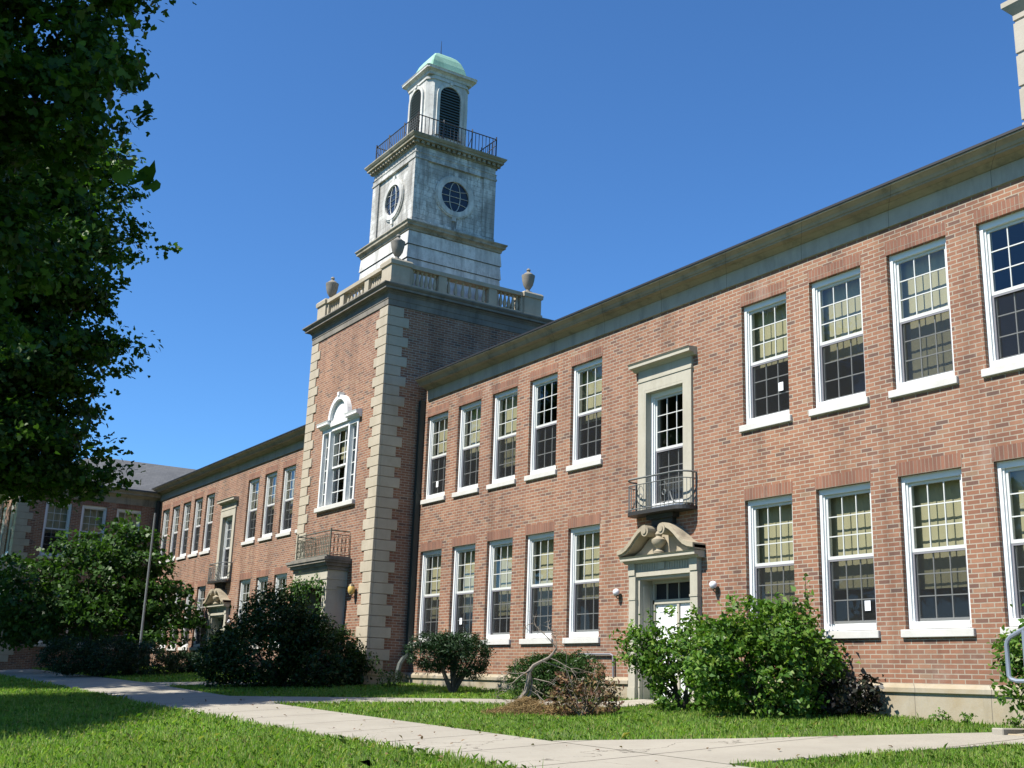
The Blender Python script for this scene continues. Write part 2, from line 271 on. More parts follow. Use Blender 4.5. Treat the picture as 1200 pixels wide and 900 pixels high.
# ------------------------------------------------------------------ mesh helpers
class MB:
    """collects shapes as one mesh; local frame: x right, y into the wall, z up"""
    def __init__(s): s.v = []; s.f = []
    def add(s, vs, fs):
        b = len(s.v); s.v += [tuple(p) for p in vs]; s.f += [tuple(b+i for i in q) for q in fs]
    def box(s, x0, x1, y0, y1, z0, z1):
        s.add([(x0,y0,z0),(x1,y0,z0),(x1,y1,z0),(x0,y1,z0),(x0,y0,z1),(x1,y0,z1),(x1,y1,z1),(x0,y1,z1)],
              [(0,3,2,1),(4,5,6,7),(0,1,5,4),(1,2,6,5),(2,3,7,6),(3,0,4,7)])
    def quad(s, a, b, c, d): s.add([a,b,c,d], [(0,1,2,3)])
    def extrude_x(s, prof, x0, x1):
        n = len(prof); s.add([(x0,y,z) for y,z in prof]+[(x1,y,z) for y,z in prof],
            [(i,(i+1)%n,n+(i+1)%n,n+i)[::-1] for i in range(n)]+[tuple(range(n)), tuple(range(2*n-1,n-1,-1))])
    def prism_xz(s, pts, y0, y1):
        n = len(pts); s.add([(x,y0,z) for x,z in pts]+[(x,y1,z) for x,z in pts],
            [(i,(i+1)%n,n+(i+1)%n,n+i) for i in range(n)]+[tuple(range(n-1,-1,-1)), tuple(range(n,2*n))])
    def ring(s, cx, cy, prof, cham=0.0, cap=True):
        """square rings of half-size h at height z, optionally with chamfered corners"""
        rows = []
        for h, z in prof:
            c = min(cham, h*0.6) if cham else 0
            if c: pts = [(h,-h+c),(h,h-c),(h-c,h),(-h+c,h),(-h,h-c),(-h,-h+c),(-h+c,-h),(h-c,-h)]
            else: pts = [(h,-h),(h,h),(-h,h),(-h,-h)]
            rows.append([(cx+a, cy+b, z) for a, b in pts])
        n = len(rows[0]); vs = [p for r in rows for p in r]; fs = []
        for i in range(len(rows)-1):
            for j in range(n): fs.append((i*n+j, i*n+(j+1)%n, (i+1)*n+(j+1)%n, (i+1)*n+j))
        if cap: fs += [tuple(range(n-1,-1,-1)), tuple(range((len(rows)-1)*n, len(rows)*n))]
        s.add(vs, fs)
    def lathe(s, cx, cy, prof, n=14):
        vs = [(cx+r*math.cos(2*math.pi*j/n), cy+r*math.sin(2*math.pi*j/n), z) for r, z in prof for j in range(n)]
        fs = [(i*n+j, i*n+(j+1)%n, (i+1)*n+(j+1)%n, (i+1)*n+j) for i in range(len(prof)-1) for j in range(n)]
        fs += [tuple(range(n-1,-1,-1)), tuple(range((len(prof)-1)*n, len(prof)*n))]
        s.add(vs, fs)
    def tube(s, pts, rad, n=6):
        pts = [Vector(p) for p in pts]; m = len(pts)
        rad = rad if hasattr(rad, '__len__') else [rad]*m
        vs = []; up0 = None
        for i, p in enumerate(pts):
            t = (pts[min(i+1,m-1)]-pts[max(i-1,0)])
            t = t.normalized() if t.length > 1e-9 else Vector((0,0,1))
            a = Vector((0,0,1)) if abs(t.z) < 0.9 else Vector((1,0,0))
            if up0 is not None: a = up0
            x = t.cross(a)
            if x.length < 1e-6: x = t.orthogonal()
            x.normalize(); y = t.cross(x).normalized(); up0 = -y if False else x.cross(t).normalized()
            for j in range(n):
                an = 2*math.pi*j/n; vs.append(p + rad[i]*(math.cos(an)*x+math.sin(an)*y))
        fs = [(i*n+j, i*n+(j+1)%n, (i+1)*n+(j+1)%n, (i+1)*n+j) for i in range(m-1) for j in range(n)]
        fs += [tuple(range(n-1,-1,-1)), tuple(range((m-1)*n, m*n))]
        s.add(vs, fs)
    def build(s, name, mat, parent=None, bevel=0.0, smooth=False):
        me = bpy.data.meshes.new(name); me.from_pydata(s.v, [], s.f); me.validate()
        bm = bmesh.new(); bm.from_mesh(me); bmesh.ops.recalc_face_normals(bm, faces=bm.faces)
        if bevel:
            bmesh.ops.remove_doubles(bm, verts=bm.verts, dist=1e-5)
            bmesh.ops.bevel(bm, geom=[e for e in bm.edges if len(e.link_faces)==2 and e.calc_face_angle(0)>0.6], offset=bevel, segments=1, affect='EDGES')
        bm.to_mesh(me); bm.free()
        me.materials.append(mat)
        if smooth:
            for p in me.polygons: p.use_smooth = True
            me.set_sharp_from_angle(angle=math.radians(40))
        o = bpy.data.objects.new(name, me); COL.objects.link(o)
        if parent: o.parent = parent
        return o
def tag(o, label, cat=None, group=None, kind=None):
    if label: o['label'] = label
    if cat: o['category'] = cat
    if group: o['group'] = group
    if kind: o['kind'] = kind
    return o
def empty(name, loc=(0,0,0), rz=0.0):
    o = bpy.data.objects.new(name, None); COL.objects.link(o); o.location = loc; o.rotation_euler.z = rz; o.empty_display_size = 0.3; return o
def copy_tree(o, parent=None, loc=None, rz=None, skip=()):
    c = o.copy(); COL.objects.link(c)
    if parent is not None: c.parent = parent
    if loc is not None: c.location = loc
    if rz is not None: c.rotation_euler.z = rz
    for ch in list(o.children):
        if ch.name.split('.')[0] in skip: continue
        copy_tree(ch, c, skip=skip)
    return c
def np_mesh(name, V, F, mat, parent=None, smooth=False):
    """V (n,3), F (m,k) arrays"""
    me = bpy.data.meshes.new(name); k = F.shape[1]
    me.vertices.add(len(V)); me.vertices.foreach_set('co', np.ascontiguousarray(V, dtype=np.float32).ravel())
    me.loops.add(F.size); me.loops.foreach_set('vertex_index', np.ascontiguousarray(F, dtype=np.int32).ravel())
    me.polygons.add(len(F)); me.polygons.foreach_set('loop_start', np.arange(0, F.size, k, dtype=np.int32))
    me.polygons.foreach_set('loop_total', np.full(len(F), k, dtype=np.int32))
    me.update(calc_edges=True); me.materials.append(mat)
    o = bpy.data.objects.new(name, me); COL.objects.link(o)
    if parent: o.parent = parent
    return o

# ------------------------------------------------------------------ ground
def gz(x, y):
    x = np.clip(x, -80, 12); y = np.clip(y, -30, 2)
    return -0.43 - 0.0135*x + 0.07*y
xs = np.concatenate([np.linspace(-900,-90,10), np.linspace(-80,12,93), np.linspace(40,900,8)])
ys = np.concatenate([np.linspace(-900,-40,8), np.linspace(-30,2,65), np.linspace(20,900,8)])
X, Y = np.meshgrid(xs, ys, indexing='ij'); Z = gz(X, Y)
n1, n2 = X.shape; I = np.arange(n1*n2).reshape(n1, n2)
F = np.stack([I[:-1,:-1], I[1:,:-1], I[1:,1:], I[:-1,1:]], -1).reshape(-1, 4)
tag(np_mesh('ground', np.stack([X,Y,Z],-1).reshape(-1,3), F, m_lawn), None, kind='structure')

def drape(name, left, right, lift, mat, thick=0.10, step=0.6):
    """strip between two polylines (same number of points) laid on the sloping ground"""
    L = [Vector((*p,0)) for p in left]; R = [Vector((*p,0)) for p in right]
    A = []; B = []
    for i in range(len(L)-1):
        n = max(1, int(max((L[i+1]-L[i]).length, (R[i+1]-R[i]).length)/step))
        for k in range(n + (1 if i == len(L)-2 else 0)):
            t = k/n; A.append(L[i].lerp(L[i+1], t)); B.append(R[i].lerp(R[i+1], t))
    mb = MB(); m = 3; rows = []
    for a, b in zip(A, B):
        row = []
        for j in range(m+1):
            p = a.lerp(b, j/m); row.append((p.x, p.y, float(gz(p.x,p.y))+lift))
        rows.append(row)
    vs = [p for r in rows for p in r]; w_ = m+1
    fs = [(i*w_+j, i*w_+j+1, (i+1)*w_+j+1, (i+1)*w_+j) for i in range(len(rows)-1) for j in range(m)]
    mb.add(vs, fs)
    for j in (0, m):
        e = [(r[j], (r[j][0], r[j][1], r[j][2]-thick)) for r in rows]
        for i in range(len(e)-1): mb.quad(e[i][0], e[i][1], e[i+1][1], e[i+1][0])
    return tag(mb.build(name, mat), None, kind='structure')
MAIN_UP = [(-75,-3.9),(-57.7,-4.23),(-33.5,-4.6),(-20.7,-5.45),(-11.9,-5.68),(-8.8,-5.72),(9,-5.9)]
MAIN_LO = [(-75,-5.9),(-57.7,-6.05),(-33.5,-6.85),(-20.7,-7.35),(-11.9,-7.42),(-8.8,-7.45),(9,-7.6)]
drape('walkway', MAIN_UP, MAIN_LO, 0.022, m_walk)
BR_L = [(-11.85,-5.684),(-10.5,-3.9),(-8.8,-1.0)]; BR_R = [(-8.75,-5.724),(-8.05,-2.3),(-7.3,-1.0)]
drape('walkway', BR_L, BR_R, 0.026, m_walk)
P2_L = [(-24.6,-5.27),(-19.2,-1.95),(-16.9,-1.2),(-16.9,-0.1)]; P2_R = [(-21.6,-5.41),(-18.6,-2.6),(-15.7,-1.9),(-15.6,-0.1)]
drape('walkway', P2_L, P2_R, 0.026, m_walk)
P3_L = [(-33.0,-4.64),(-31.4,-3.0),(-29.7,-1.9)]; P3_R = [(-30.5,-4.82),(-29.6,-3.6),(-27.7,-1.9)]
drape('walkway', P3_L, P3_R, 0.026, m_walk)

# ------------------------------------------------------------------ the school building
B = empty('school_building', (-28.7, 0, -0.3))
tag(B, 'long two storey red brick school building with a tall white clock tower', 'school')
BO = Vector(B.location)
def part(mb, name, mat, **kw):
    o = mb.build(name, mat, **kw); o.parent = B; o.matrix_parent_inverse = Matrix.Translation(-BO); return o
def topart(o):
    o.parent = B; o.matrix_parent_inverse = Matrix.Translation(-BO); return o

def wall_faces(mb, x0, x1, z0, z1, ops, T, depth=0.3):
    """front faces of a wall with rectangular openings and brick reveals. T maps (u, d_in, z) to world"""
    xs_ = sorted({x0, x1, *[o[0] for o in ops], *[o[1] for o in ops]}); zs_ = sorted({z0, z1, *[o[2] for o in ops], *[o[3] for o in ops]})
    for i in range(len(xs_)-1):
        for j in range(len(zs_)-1):
            cx, cz = (xs_[i]+xs_[i+1])/2, (zs_[j]+zs_[j+1])/2
            if any(o[0] < cx < o[1] and o[2] < cz < o[3] for o in ops): continue
            mb.quad(T(xs_[i],0,zs_[j]), T(xs_[i+1],0,zs_[j]), T(xs_[i+1],0,zs_[j+1]), T(xs_[i],0,zs_[j+1]))
            mb.quad(T(xs_[i],depth,zs_[j]), T(xs_[i],depth,zs_[j+1]), T(xs_[i+1],depth,zs_[j+1]), T(xs_[i+1],depth,zs_[j]))
    for a, b, c, d in ops:
        mb.quad(T(a,0,c), T(a,0,d), T(a,depth,d), T(a,depth,c)); mb.quad(T(b,0,c), T(b,depth,c), T(b,depth,d), T(b,0,d))
        mb.quad(T(a,0,d), T(b,0,d), T(b,depth,d), T(a,depth,d)); mb.quad(T(a,0,c), T(a,depth,c), T(b,depth,c), T(b,0,c))
def Tmain(Y0): return lambda u, d, z: (u, Y0+d, z)
def Tside(X0): return lambda u, d, z: (X0-d, u, z)

WW, HU, HL = 1.092, 2.32, 2.36
ZU, ZL = 4.41, 0.84
TX0, TX1, TY0, TY1 = -31.185, -26.215, -1.2, 3.77
TCX, TCY = -28.70, 1.285
RX = [-25.91+1.61*i for i in range(5)] + [-14.27+1.61*i for i in range(5)]
LX = [-32.6-1.615*i for i in range(5)] + [-43.63, -45.05, -46.5, -47.93, -49.33]
LW = [WW]*5 + [1.0]*5
ops = []
for x in RX: ops += [(x, x+WW, ZU, ZU+HU), (x, x+WW, ZL, ZL+HL)]
for xc in (-16.35,): ops += [(xc-0.575, xc+0.575, 3.32, 5.67), (xc-0.77, xc+0.77, -0.35, 2.05)]
mb = MB(); wall_faces(mb, TX1, 1.0, -1.2, 7.5, ops, Tmain(0)); mb.quad((1,0,-1.2),(1,10,-1.2),(1,10,7.5),(1,0,7.5))
part(mb, 'wing_wall', m_brick)
ops = []
for x, ww in zip(LX, LW): ops += [(x, x+ww, ZU, ZU+HU), (x, x+ww, ZL, ZL+HL)]
for xc in (-40.8,): ops += [(xc-0.575, xc+0.575, 3.32, 5.67), (xc-0.77, xc+0.77, -0.35, 2.05)]
mb = MB(); wall_faces(mb, -50.0, TX0, -1.2, 7.5, ops, Tmain(0)); part(mb, 'wing_wall', m_brick)
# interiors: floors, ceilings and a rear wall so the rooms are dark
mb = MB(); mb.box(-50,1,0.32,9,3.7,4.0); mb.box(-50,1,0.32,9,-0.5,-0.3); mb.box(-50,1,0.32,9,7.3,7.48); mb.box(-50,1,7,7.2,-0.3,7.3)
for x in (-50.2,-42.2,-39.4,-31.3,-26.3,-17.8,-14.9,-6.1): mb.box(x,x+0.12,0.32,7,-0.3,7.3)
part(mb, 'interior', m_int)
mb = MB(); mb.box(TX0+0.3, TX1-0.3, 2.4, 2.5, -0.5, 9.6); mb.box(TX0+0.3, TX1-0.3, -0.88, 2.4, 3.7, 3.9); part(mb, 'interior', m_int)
# plinths
PP = [(-0.06,-1.2),(-0.06,0.06),(-0.10,0.08),(-0.10,0.14),(-0.03,0.2),(0.0,0.2),(0.0,-1.2)]
mb = MB(); mb.extrude_x(PP, TX1+0.002, -17.33); mb.extrude_x(PP, -15.3, 1.0); part(mb, 'plinth', m_plinth)
mb = MB(); mb.extrude_x(PP, -50.0, -41.75); mb.extrude_x(PP, -39.8, TX0-0.002); part(mb, 'plinth', m_plinth)
# wing cornice: frieze, bed mould, soffit, fascia, cyma
def cornice(x0, x1):
    mb = MB(); mb.extrude_x([(-0.035,7.18),(-0.035,7.45),(0.0,7.45),(0.0,7.18)], x0, x1); fr = part(mb, 'frieze', m_frieze)
    mb = MB(); mb.extrude_x([(0.0,7.4502),(-0.06,7.4502),(-0.09,7.47),(-0.16,7.50),(-0.17,7.515),(-0.29,7.52),(-0.29,7.55),(-0.31,7.555),(-0.33,7.60),(-0.39,7.64),(-0.42,7.65),(-0.42,7.675),(0.3,7.70),(0.3,7.4502)], x0, x1); part(mb, 'cornice', m_corn)
    mb = MB(); mb.extrude_x([(-0.44,7.677),(-0.44,7.715),(0.0,7.80),(9.5,7.95),(9.5,7.805),(-0.2,7.69)], x0, x1); part(mb, 'roof_edge', m_roofedge)
cornice(-25.93, 1.0); cornice(-49.98, TX0-0.003)
mb = MB(); mb.box(-50,1,9.2,9.5,-1.2,7.8); part(mb, 'rear_wall', m_brick)

# ---- sash window prototype
def make_window(W, H, blind_bottom, name='window', screen=True, blind=True, cols=3, rows=3, notice=None, lintel=True, sill=True, big_frame=0.06):
    fr = MB(); f = big_frame
    z0 = 0.13 if sill else 0.0; mid = z0 + (H-z0)*0.495
    fr.box(0, f, 0.07, 0.24, z0, H); fr.box(W-f, W, 0.07, 0.24, z0, H); fr.box(f, W-f, 0.075, 0.24, H-0.095, H); fr.box(f, W-f, 0.055, 0.24, z0, z0+0.10)
    fr.box(f, f+0.025, 0.10, 0.24, z0+0.10, H-0.095); fr.box(W-f-0.025, W-f, 0.10, 0.24, z0+0.10, H-0.095)
    o = fr.build(name, m_white)
    a, b = f+0.026, W-f-0.026
    def sash(x0, x1, za, zb, y, nm, mt, st=0.040, mw=0.0165):
        s = MB()
        s.box(x0, x0+st, y, y+0.035, za, zb); s.box(x1-st, x1, y, y+0.035, za, zb); s.box(x0+st, x1-st, y, y+0.035, za, za+0.05); s.box(x0+st, x1-st, y, y+0.035, zb-0.045, zb)
        for i in range(1, cols): xx = x0+st+(x1-x0-2*st)*i/cols; s.box(xx-mw/2, xx+mw/2, y+0.006, y+0.028, za+0.05, zb-0.045)
        for i in range(1, rows):
            zz = za+0.05+(zb-za-0.095)*i/rows
            for k in range(cols):
                xa = x0+st+(x1-x0-2*st)*k/cols + (mw/2 if k else 0); xb = x0+st+(x1-x0-2*st)*(k+1)/cols - (mw/2 if k < cols-1 else 0)
                s.box(xa, xb, y+0.007, y+0.027, zz-mw/2, zz+mw/2)
        so_ = s.build(nm, mt, o)
        gq = MB(); gq.quad((x0+0.01,y+0.017,za+0.01),(x1-0.01,y+0.017,za+0.01),(x1-0.01,y+0.017,zb-0.01),(x0+0.01,y+0.017,zb-0.01)); gq.build('glass', m_glass, o)
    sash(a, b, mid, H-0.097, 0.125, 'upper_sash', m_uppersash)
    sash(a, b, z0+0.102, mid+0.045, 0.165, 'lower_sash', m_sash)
    if screen:
        s = MB(); s.quad((a,0.14,z0+0.103),(b,0.14,z0+0.103),(b,0.14,mid-0.002),(a,0.14,mid-0.002)); s.build('screen', m_screen, o)
        s = MB(); s.box(a, a+0.03, 0.128, 0.15, z0+0.103, mid-0.002); s.box(b-0.03, b, 0.128, 0.15, z0+0.103, mid-0.002); s.box(a+0.03, b-0.03, 0.128, 0.15, mid-0.03, mid-0.002); s.build('screen_frame', m_scrframe, o)
    if blind:
        s = MB(); n = 16
        for i in range(n):
            xa = 0.004+(W-0.008)*i/n; xb = 0.004+(W-0.008)*(i+1)/n; ya = 0.30+0.005*(i%2); yb = 0.30+0.005*((i+1)%2)
            s.quad((xa,ya,blind_bottom),(xb,yb,blind_bottom),(xb,yb,H-0.004),(xa,ya,H-0.004))
        s.box(0.004, W-0.004, 0.295, 0.318, blind_bottom-0.03, blind_bottom-0.001)
        s.build('blind', m_blind, o)
    if notice:
        s = MB(); u, v = notice; s.box(u, u+0.11, 0.120, 0.123, v, v+0.15); s.build('paper_notice', m_paper, o)
    if sill:
        s = MB(); s.box(-0.06, W+0.06, -0.055, 0.23, 0, 0.115); s.build('sill', m_sill, o, bevel=0.008)
    if lintel:
        s = MB(); s.box(-0.02, W+0.02, -0.002, 0.05, H+0.001, H+0.204); s.build('lintel', m_soldier, o)
    return o
mid = 0.13 + (HU-0.13)*0.495
protos = {}
def window_at(x, y, z, W, H, bb, rz=0.0, blind=True, notice=None, screen=True):
    key = (W, H, bb, blind, notice, screen)
    if key not in protos: o = protos[key] = make_window(W, H, bb, blind=blind, notice=notice, screen=screen)
    else: o = copy_tree(protos[key])
    o.location = (x, y, z); o.rotation_euler.z = rz; topart(o); return o
bU = [1.30, 1.04, 0.58, None, 1.10, 1.22, 0.98, 0.20, None, 0.9]
nU = [(0.42, 0.42), None, None, None, None, (0.74, 0.62), None, None, None, None]
bL = [0.72, 0.80, 0.70, 0.86, 0.93, 0.60, 0.80, 0.74, 0.66, 0.8]
nL = [None, (0.30, 0.50), None, None, None, None, (0.78, 0.42), None, None, None]
for i, x in enumerate(RX):
    window_at(x, 0, ZU, WW, HU, bU[i] or 0, blind=bU[i] is not None, notice=nU[i])
    window_at(x, 0, ZL, WW, HL, bL[i], notice=nL[i])
for i, (x, ww) in enumerate(zip(LX, LW)):
    window_at(x, 0, ZU, ww, HU, [1.0, 1.24, 0.84, 1.13, 1.0][i % 5]); window_at(x, 0, ZL, ww, HL, [0.84, 1.2, 1.0, 1.2, 0.84][i % 5])

# ---- door bay: tall upper window with stone surround, iron balcony, pedimented doorway below
def bow(xl, xr, p, r, n=6):
    """balcony outline from wall, front edge y=-p with rounded corners"""
    pts = [(xl, 0.0)]
    for i in range(n+1):
        a = math.pi/2*i/n; pts.append((xl + r - r*math.cos(a), -(p-r) - r*math.sin(a)))
    for i in range(n+1):
        a = math.pi/2*(1-i/n); pts.append((xr - r + r*math.cos(a), -(p-r) - r*math.sin(a)))
    pts.append((xr, 0.0)); return pts
def offset_line(pts, d, cx):
    return [(x + (d if x < cx else -d)*(0.9 if abs(x-cx) > 0.3 else 0.0), y + d*(1 if y < -0.01 else 0)) for x, y in pts]
def door_bay(xc):
    ub = MB()
    def bx(x0,x1,y0,y1,z0,z1): ub.box(xc+x0, xc+x1, y0, y1, z0, z1)
    bx(-0.78,-0.575,-0.05,0.0,3.32,5.67); bx(0.575,0.78,-0.05,0.0,3.32,5.67); bx(-0.78,0.78,-0.05,0.0,5.67,5.86)
    bx(-0.80,0.80,-0.065,0.0,5.86,5.90); bx(-0.78,0.78,-0.04,0.0,5.90,6.10)
    for s_ in (-1,1): bx(min(s_*0.575,s_*0.54),max(s_*0.575,s_*0.54),-0.048,0.10,3.32,5.67)
    bx(-0.575,0.575,-0.049,0.10,5.62,5.668)
    ub.extrude_x([(0.0,6.10),(-0.06,6.10),(-0.10,6.14),(-0.20,6.15),(-0.20,6.20),(-0.23,6.24),(0.0,6.26)], xc-0.90, xc+0.90)
    sur = part(ub, 'window_surround', m_cream)
    wn = make_window(1.08, 2.30, 0, blind=False, lintel=False, sill=False, name='balcony_window', notice=None, big_frame=0.05)
    wn.location = (xc-0.54, 0.02, 3.33); topart(wn)
    # balcony
    out = bow(xc-0.86, xc+0.86, 0.36, 0.26)
    fl = MB(); zt = 3.25
    n = len(out); fl.add([(x,y,zt-0.07) for x,y in out]+[(x,y,zt) for x,y in out], [tuple(range(n)), tuple(range(2*n-1,n-1,-1))]+[(i,(i+1)%n,n+(i+1)%n,n+i) for i in range(n)])
    fl.box(xc-0.30, xc+0.30, -0.10, 0.0, zt-0.34, zt-0.071); fl.box(xc-0.38,xc+0.38,-0.16,0.0,zt-0.16,zt-0.0715)
    bal = part(fl, 'balcony', m_iron)
    rl = MB(); o2 = [(x, y+0.02 if y < 0 else y) for x, y in out]
    def dense(pts, step):
        res = []; 
        for (a,b),(c,d) in zip(pts[:-1], pts[1:]):
            L = math.hypot(c-a,d-b); k = max(1,int(round(L/step)))
            for i in range(k): res.append((a+(c-a)*i/k, b+(d-b)*i/k))
        res.append(pts[-1]); return res
    for zz, rr in ((zt+0.62,0.018),(zt+0.50,0.010),(zt+0.04,0.011)): rl.tube([(x,y,zz) for x,y in o2], rr, 5)
    dd = dense(o2, 0.115)
    for i, (x,y) in enumerate(dd):
        if abs(x-xc) < 0.20 and y < -0.2 and False: continue
        rl.tube([(x,y,zt),(x,y,zt+0.5)], 0.0075, 4)
    # ornament: two crossing ovals and corner scrolls
    for dx in (-0.34, 0.34):
        for ph in (0, 1):
            rl.tube([(xc+dx+0.10*math.cos(t), -0.335, zt+0.27+0.2*math.sin(t)) for t in np.linspace(0,2*math.pi,15)], 0.007, 4)
        rl.tube([(xc+dx+0.05*math.cos(t), -0.335, zt+0.27+0.05*math.sin(t)) for t in np.linspace(0,2*math.pi,11)], 0.012, 4)
    for s_ in (-1,1):
        rl.tube([(xc+s_*(0.62-0.14*t), -0.32, zt+0.06+0.22*t*t) for t in np.linspace(0,1,6)], 0.014, 4)
        rl.tube([(xc+s_*0.86, -0.01, zt),(xc+s_*0.86,-0.01,zt+0.62)], 0.016, 5)
    r = rl.build('railing', m_greyiron, bal)
    # doorway surround
    d = MB()
    def bd(x0,x1,y0,y1,z0,z1): d.box(xc+x0, xc+x1, y0, y1, z0, z1)
    for s_ in (-1,1):
        a, b = sorted((s_*0.77, s_*0.965)); bd(a,b,-0.10,0.0,-0.35,1.55); bd(a-0.012,b+0.012,-0.115,0.0,-0.36,0.02); bd(a-0.01,b+0.01,-0.112,0.0,1.62,1.66); bd(a,b,-0.10,0.0,1.66,2.08); bd(a,b,-0.10,0,1.55,1.62)
    bd(-0.775,0.775,-0.08,0.0,2.05,2.14); bd(-0.80,0.80,-0.10,0.0,2.08,2.16) if False else None
    bd(-0.775,0.775,-0.07,0.0,2.14,2.30)
    for s_ in (-1,1): a, b = sorted((s_*0.775, s_*0.97)); bd(a,b,-0.12,0.0,2.08,2.30)
    bd(-0.07,0.07,-0.10,-0.07,2.16,2.29)
    # flutes on the frieze panel
    for k in range(22):
        xx = -0.74+1.48*k/21
        if abs(xx) > 0.1: bd(xx-0.012,xx+0.012,-0.082,-0.07,2.155,2.28)
    d.extrude_x([(0.0,2.30),(-0.13,2.30),(-0.17,2.34),(-0.25,2.345),(-0.25,2.39),(-0.28,2.42),(0.0,2.43)], xc-1.06, xc+1.06)
    # deep panelled reveal of the entrance
    bd(-0.768,-0.72,-0.03,0.40,-0.35,2.05); bd(0.72,0.768,-0.03,0.40,-0.35,2.05); bd(-0.72,0.72,-0.03,0.40,2.0,2.048)
    for s_ in (-1,1):
        for za, zb in ((-0.2,0.75),(0.85,1.9)):
            a, b = sorted((s_*0.72, s_*0.705)); bd(a,b,0.06,0.16,za,zb); bd(a,b,0.24,0.28,za,zb)
    door = part(d, 'doorway', m_cream)
    pd = MB()
    # tympanum and two scrolled cornices
    pd.prism_xz([(xc-0.92,2.43),(xc+0.92,2.43),(xc+0.62,2.56),(xc+0.40,2.74),(xc+0.2,2.80),(xc-0.2,2.80),(xc-0.40,2.74),(xc-0.62,2.56)], -0.06, 0.0)
    for s_ in (-1,1):
        path = [(1.08,2.43),(0.93,2.455),(0.80,2.51),(0.68,2.60),(0.56,2.71),(0.44,2.80),(0.33,2.85),(0.24,2.86)]
        top_ = [(x, z+0.085) for x, z in path]
        pts = [(xc+s_*x, z) for x, z in path] + [(xc+s_*x, z) for x, z in top_[::-1]]
        pd.prism_xz(pts, -0.27, 0.0)
        pts2 = [(xc+s_*x, z+0.03) for x, z in path] + [(xc+s_*x, z) for x, z in [(x, z+0.115) for x, z in path][::-1]]
        pd.prism_xz(pts2, -0.31, -0.002)
        cxs, czs = xc+s_*0.235, 2.86
        circ = [(cxs+0.105*math.cos(t), czs+0.105*math.sin(t)) for t in np.linspace(0,2*math.pi,17)[:-1]]
        pd.prism_xz(circ, -0.325, -0.003)
        circ = [(cxs+0.06*math.cos(t), czs+0.06*math.sin(t)) for t in np.linspace(0,2*math.pi,13)[:-1]]
        pd.prism_xz(circ, -0.345, -0.325)
    pe = pd.build('pediment', m_pedi, door)
    u = MB(); u.lathe(xc, -0.17, [(0.10,2.43),(0.105,2.47),(0.05,2.50),(0.045,2.53),(0.10,2.58),(0.135,2.64),(0.135,2.69),(0.07,2.73),(0.05,2.75),(0.07,2.79),(0.04,2.84),(0.01,2.87)], 14); u.build('finial', m_pedi, door, smooth=True)
    lf = MB()
    def bl(x0,x1,y0,y1,z0,z1): lf.box(xc+x0, xc+x1, y0, y1, z0, z1)
    bl(-0.71,0.71,0.28,0.38,1.56,1.64); bl(-0.72,-0.66,0.28,0.38,-0.3,2.0); bl(0.66,0.72,0.28,0.38,-0.3,2.0); bl(-0.66,0.66,0.28,0.38,1.94,2.0)
    for k in (-0.33,0,0.33): bl(k-0.012,k+0.012,0.31,0.35,1.64,1.94)
    bl(-0.03,0.03,0.29,0.38,-0.3,1.56)
    lf.build('door_frame', m_cream, door)
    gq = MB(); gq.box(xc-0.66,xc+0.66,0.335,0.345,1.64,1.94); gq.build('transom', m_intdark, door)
    for s_ in (-1,1):
        dl = MB(); a, b = sorted((s_*0.03, s_*0.66)); dl.box(xc+a,xc+b,0.325,0.37,-0.28,1.56)
        for za, zb in ((-0.12,0.5),(0.62,1.44)):
            x0_, x1_ = xc+a+0.10, xc+b-0.10
            dl.box(x0_,x1_,0.315,0.325,za,za+0.025); dl.box(x0_,x1_,0.315,0.325,zb-0.025,zb); dl.box(x0_,x0_+0.025,0.315,0.325,za+0.025,zb-0.025); dl.box(x1_-0.025,x1_,0.315,0.325,za+0.025,zb-0.025)
        dl.build('door_leaf', m_door, door)
    st = MB(); st.box(xc-1.0, xc+1.0, -0.5, 0.62, -0.9, -0.28); part(st, 'door_step', m_plinth)
door_bay(-16.35); door_bay(-40.8)

# ---- downspouts
mb = MB(); mb.box(-26.17,-26.05,-0.15,-0.02,0.75,7.2); mb.tube([(-26.11,-0.085,0.75),(-26.11,-0.085,0.66),(-26.08,-0.16,0.58),(-26.02,-0.28,0.5),(-25.97,-0.38,0.38),(-25.95,-0.42,0.25),(-25.95,-0.42,-0.25)], 0.075, 8)
for z in (2.5, 4.7): mb.box(-26.19,-26.03,-0.16,0.0,z,z+0.05)
part(mb, 'downspout', m_downspout)
mb = MB(); mb.box(-49.9,-49.78,-0.16,-0.04,0.0,7.2); part(mb, 'downspout', m_downspout)
mb = MB(); mb.tube([(-18.97,-0.05,0.63),(-17.92,-0.05,0.625),(-17.84,-0.05,0.60),(-17.83,-0.05,0.2)], 0.025, 6); part(mb, 'wall_pipe', m_scrframe)

# ---- tower shaft
TWX0, TWX1, TWZ0, TWZ1 = TCX-1.17, TCX+1.17, 4.47, 6.84
ops = [(TWX0,TWX1,TWZ0,TWZ1),(TCX-0.75,TCX+0.75,-0.2,2.4)]
mb = MB(); wall_faces(mb, TX0, TX1, -1.2, 9.75, ops, Tmain(TY0))
wall_faces(mb, TY0, TY1, -1.2, 9.75, [], Tside(TX1))
wall_faces(mb, TY0, TY1, -1.2, 9.75, [], lambda u,d,z: (TX0+d,u,z)); mb.quad((TX0,TY1,7),(TX1,TY1,7),(TX1,TY1,9.75),(TX0,TY1,9.75))
part(mb, 'tower_wall', m_brick)
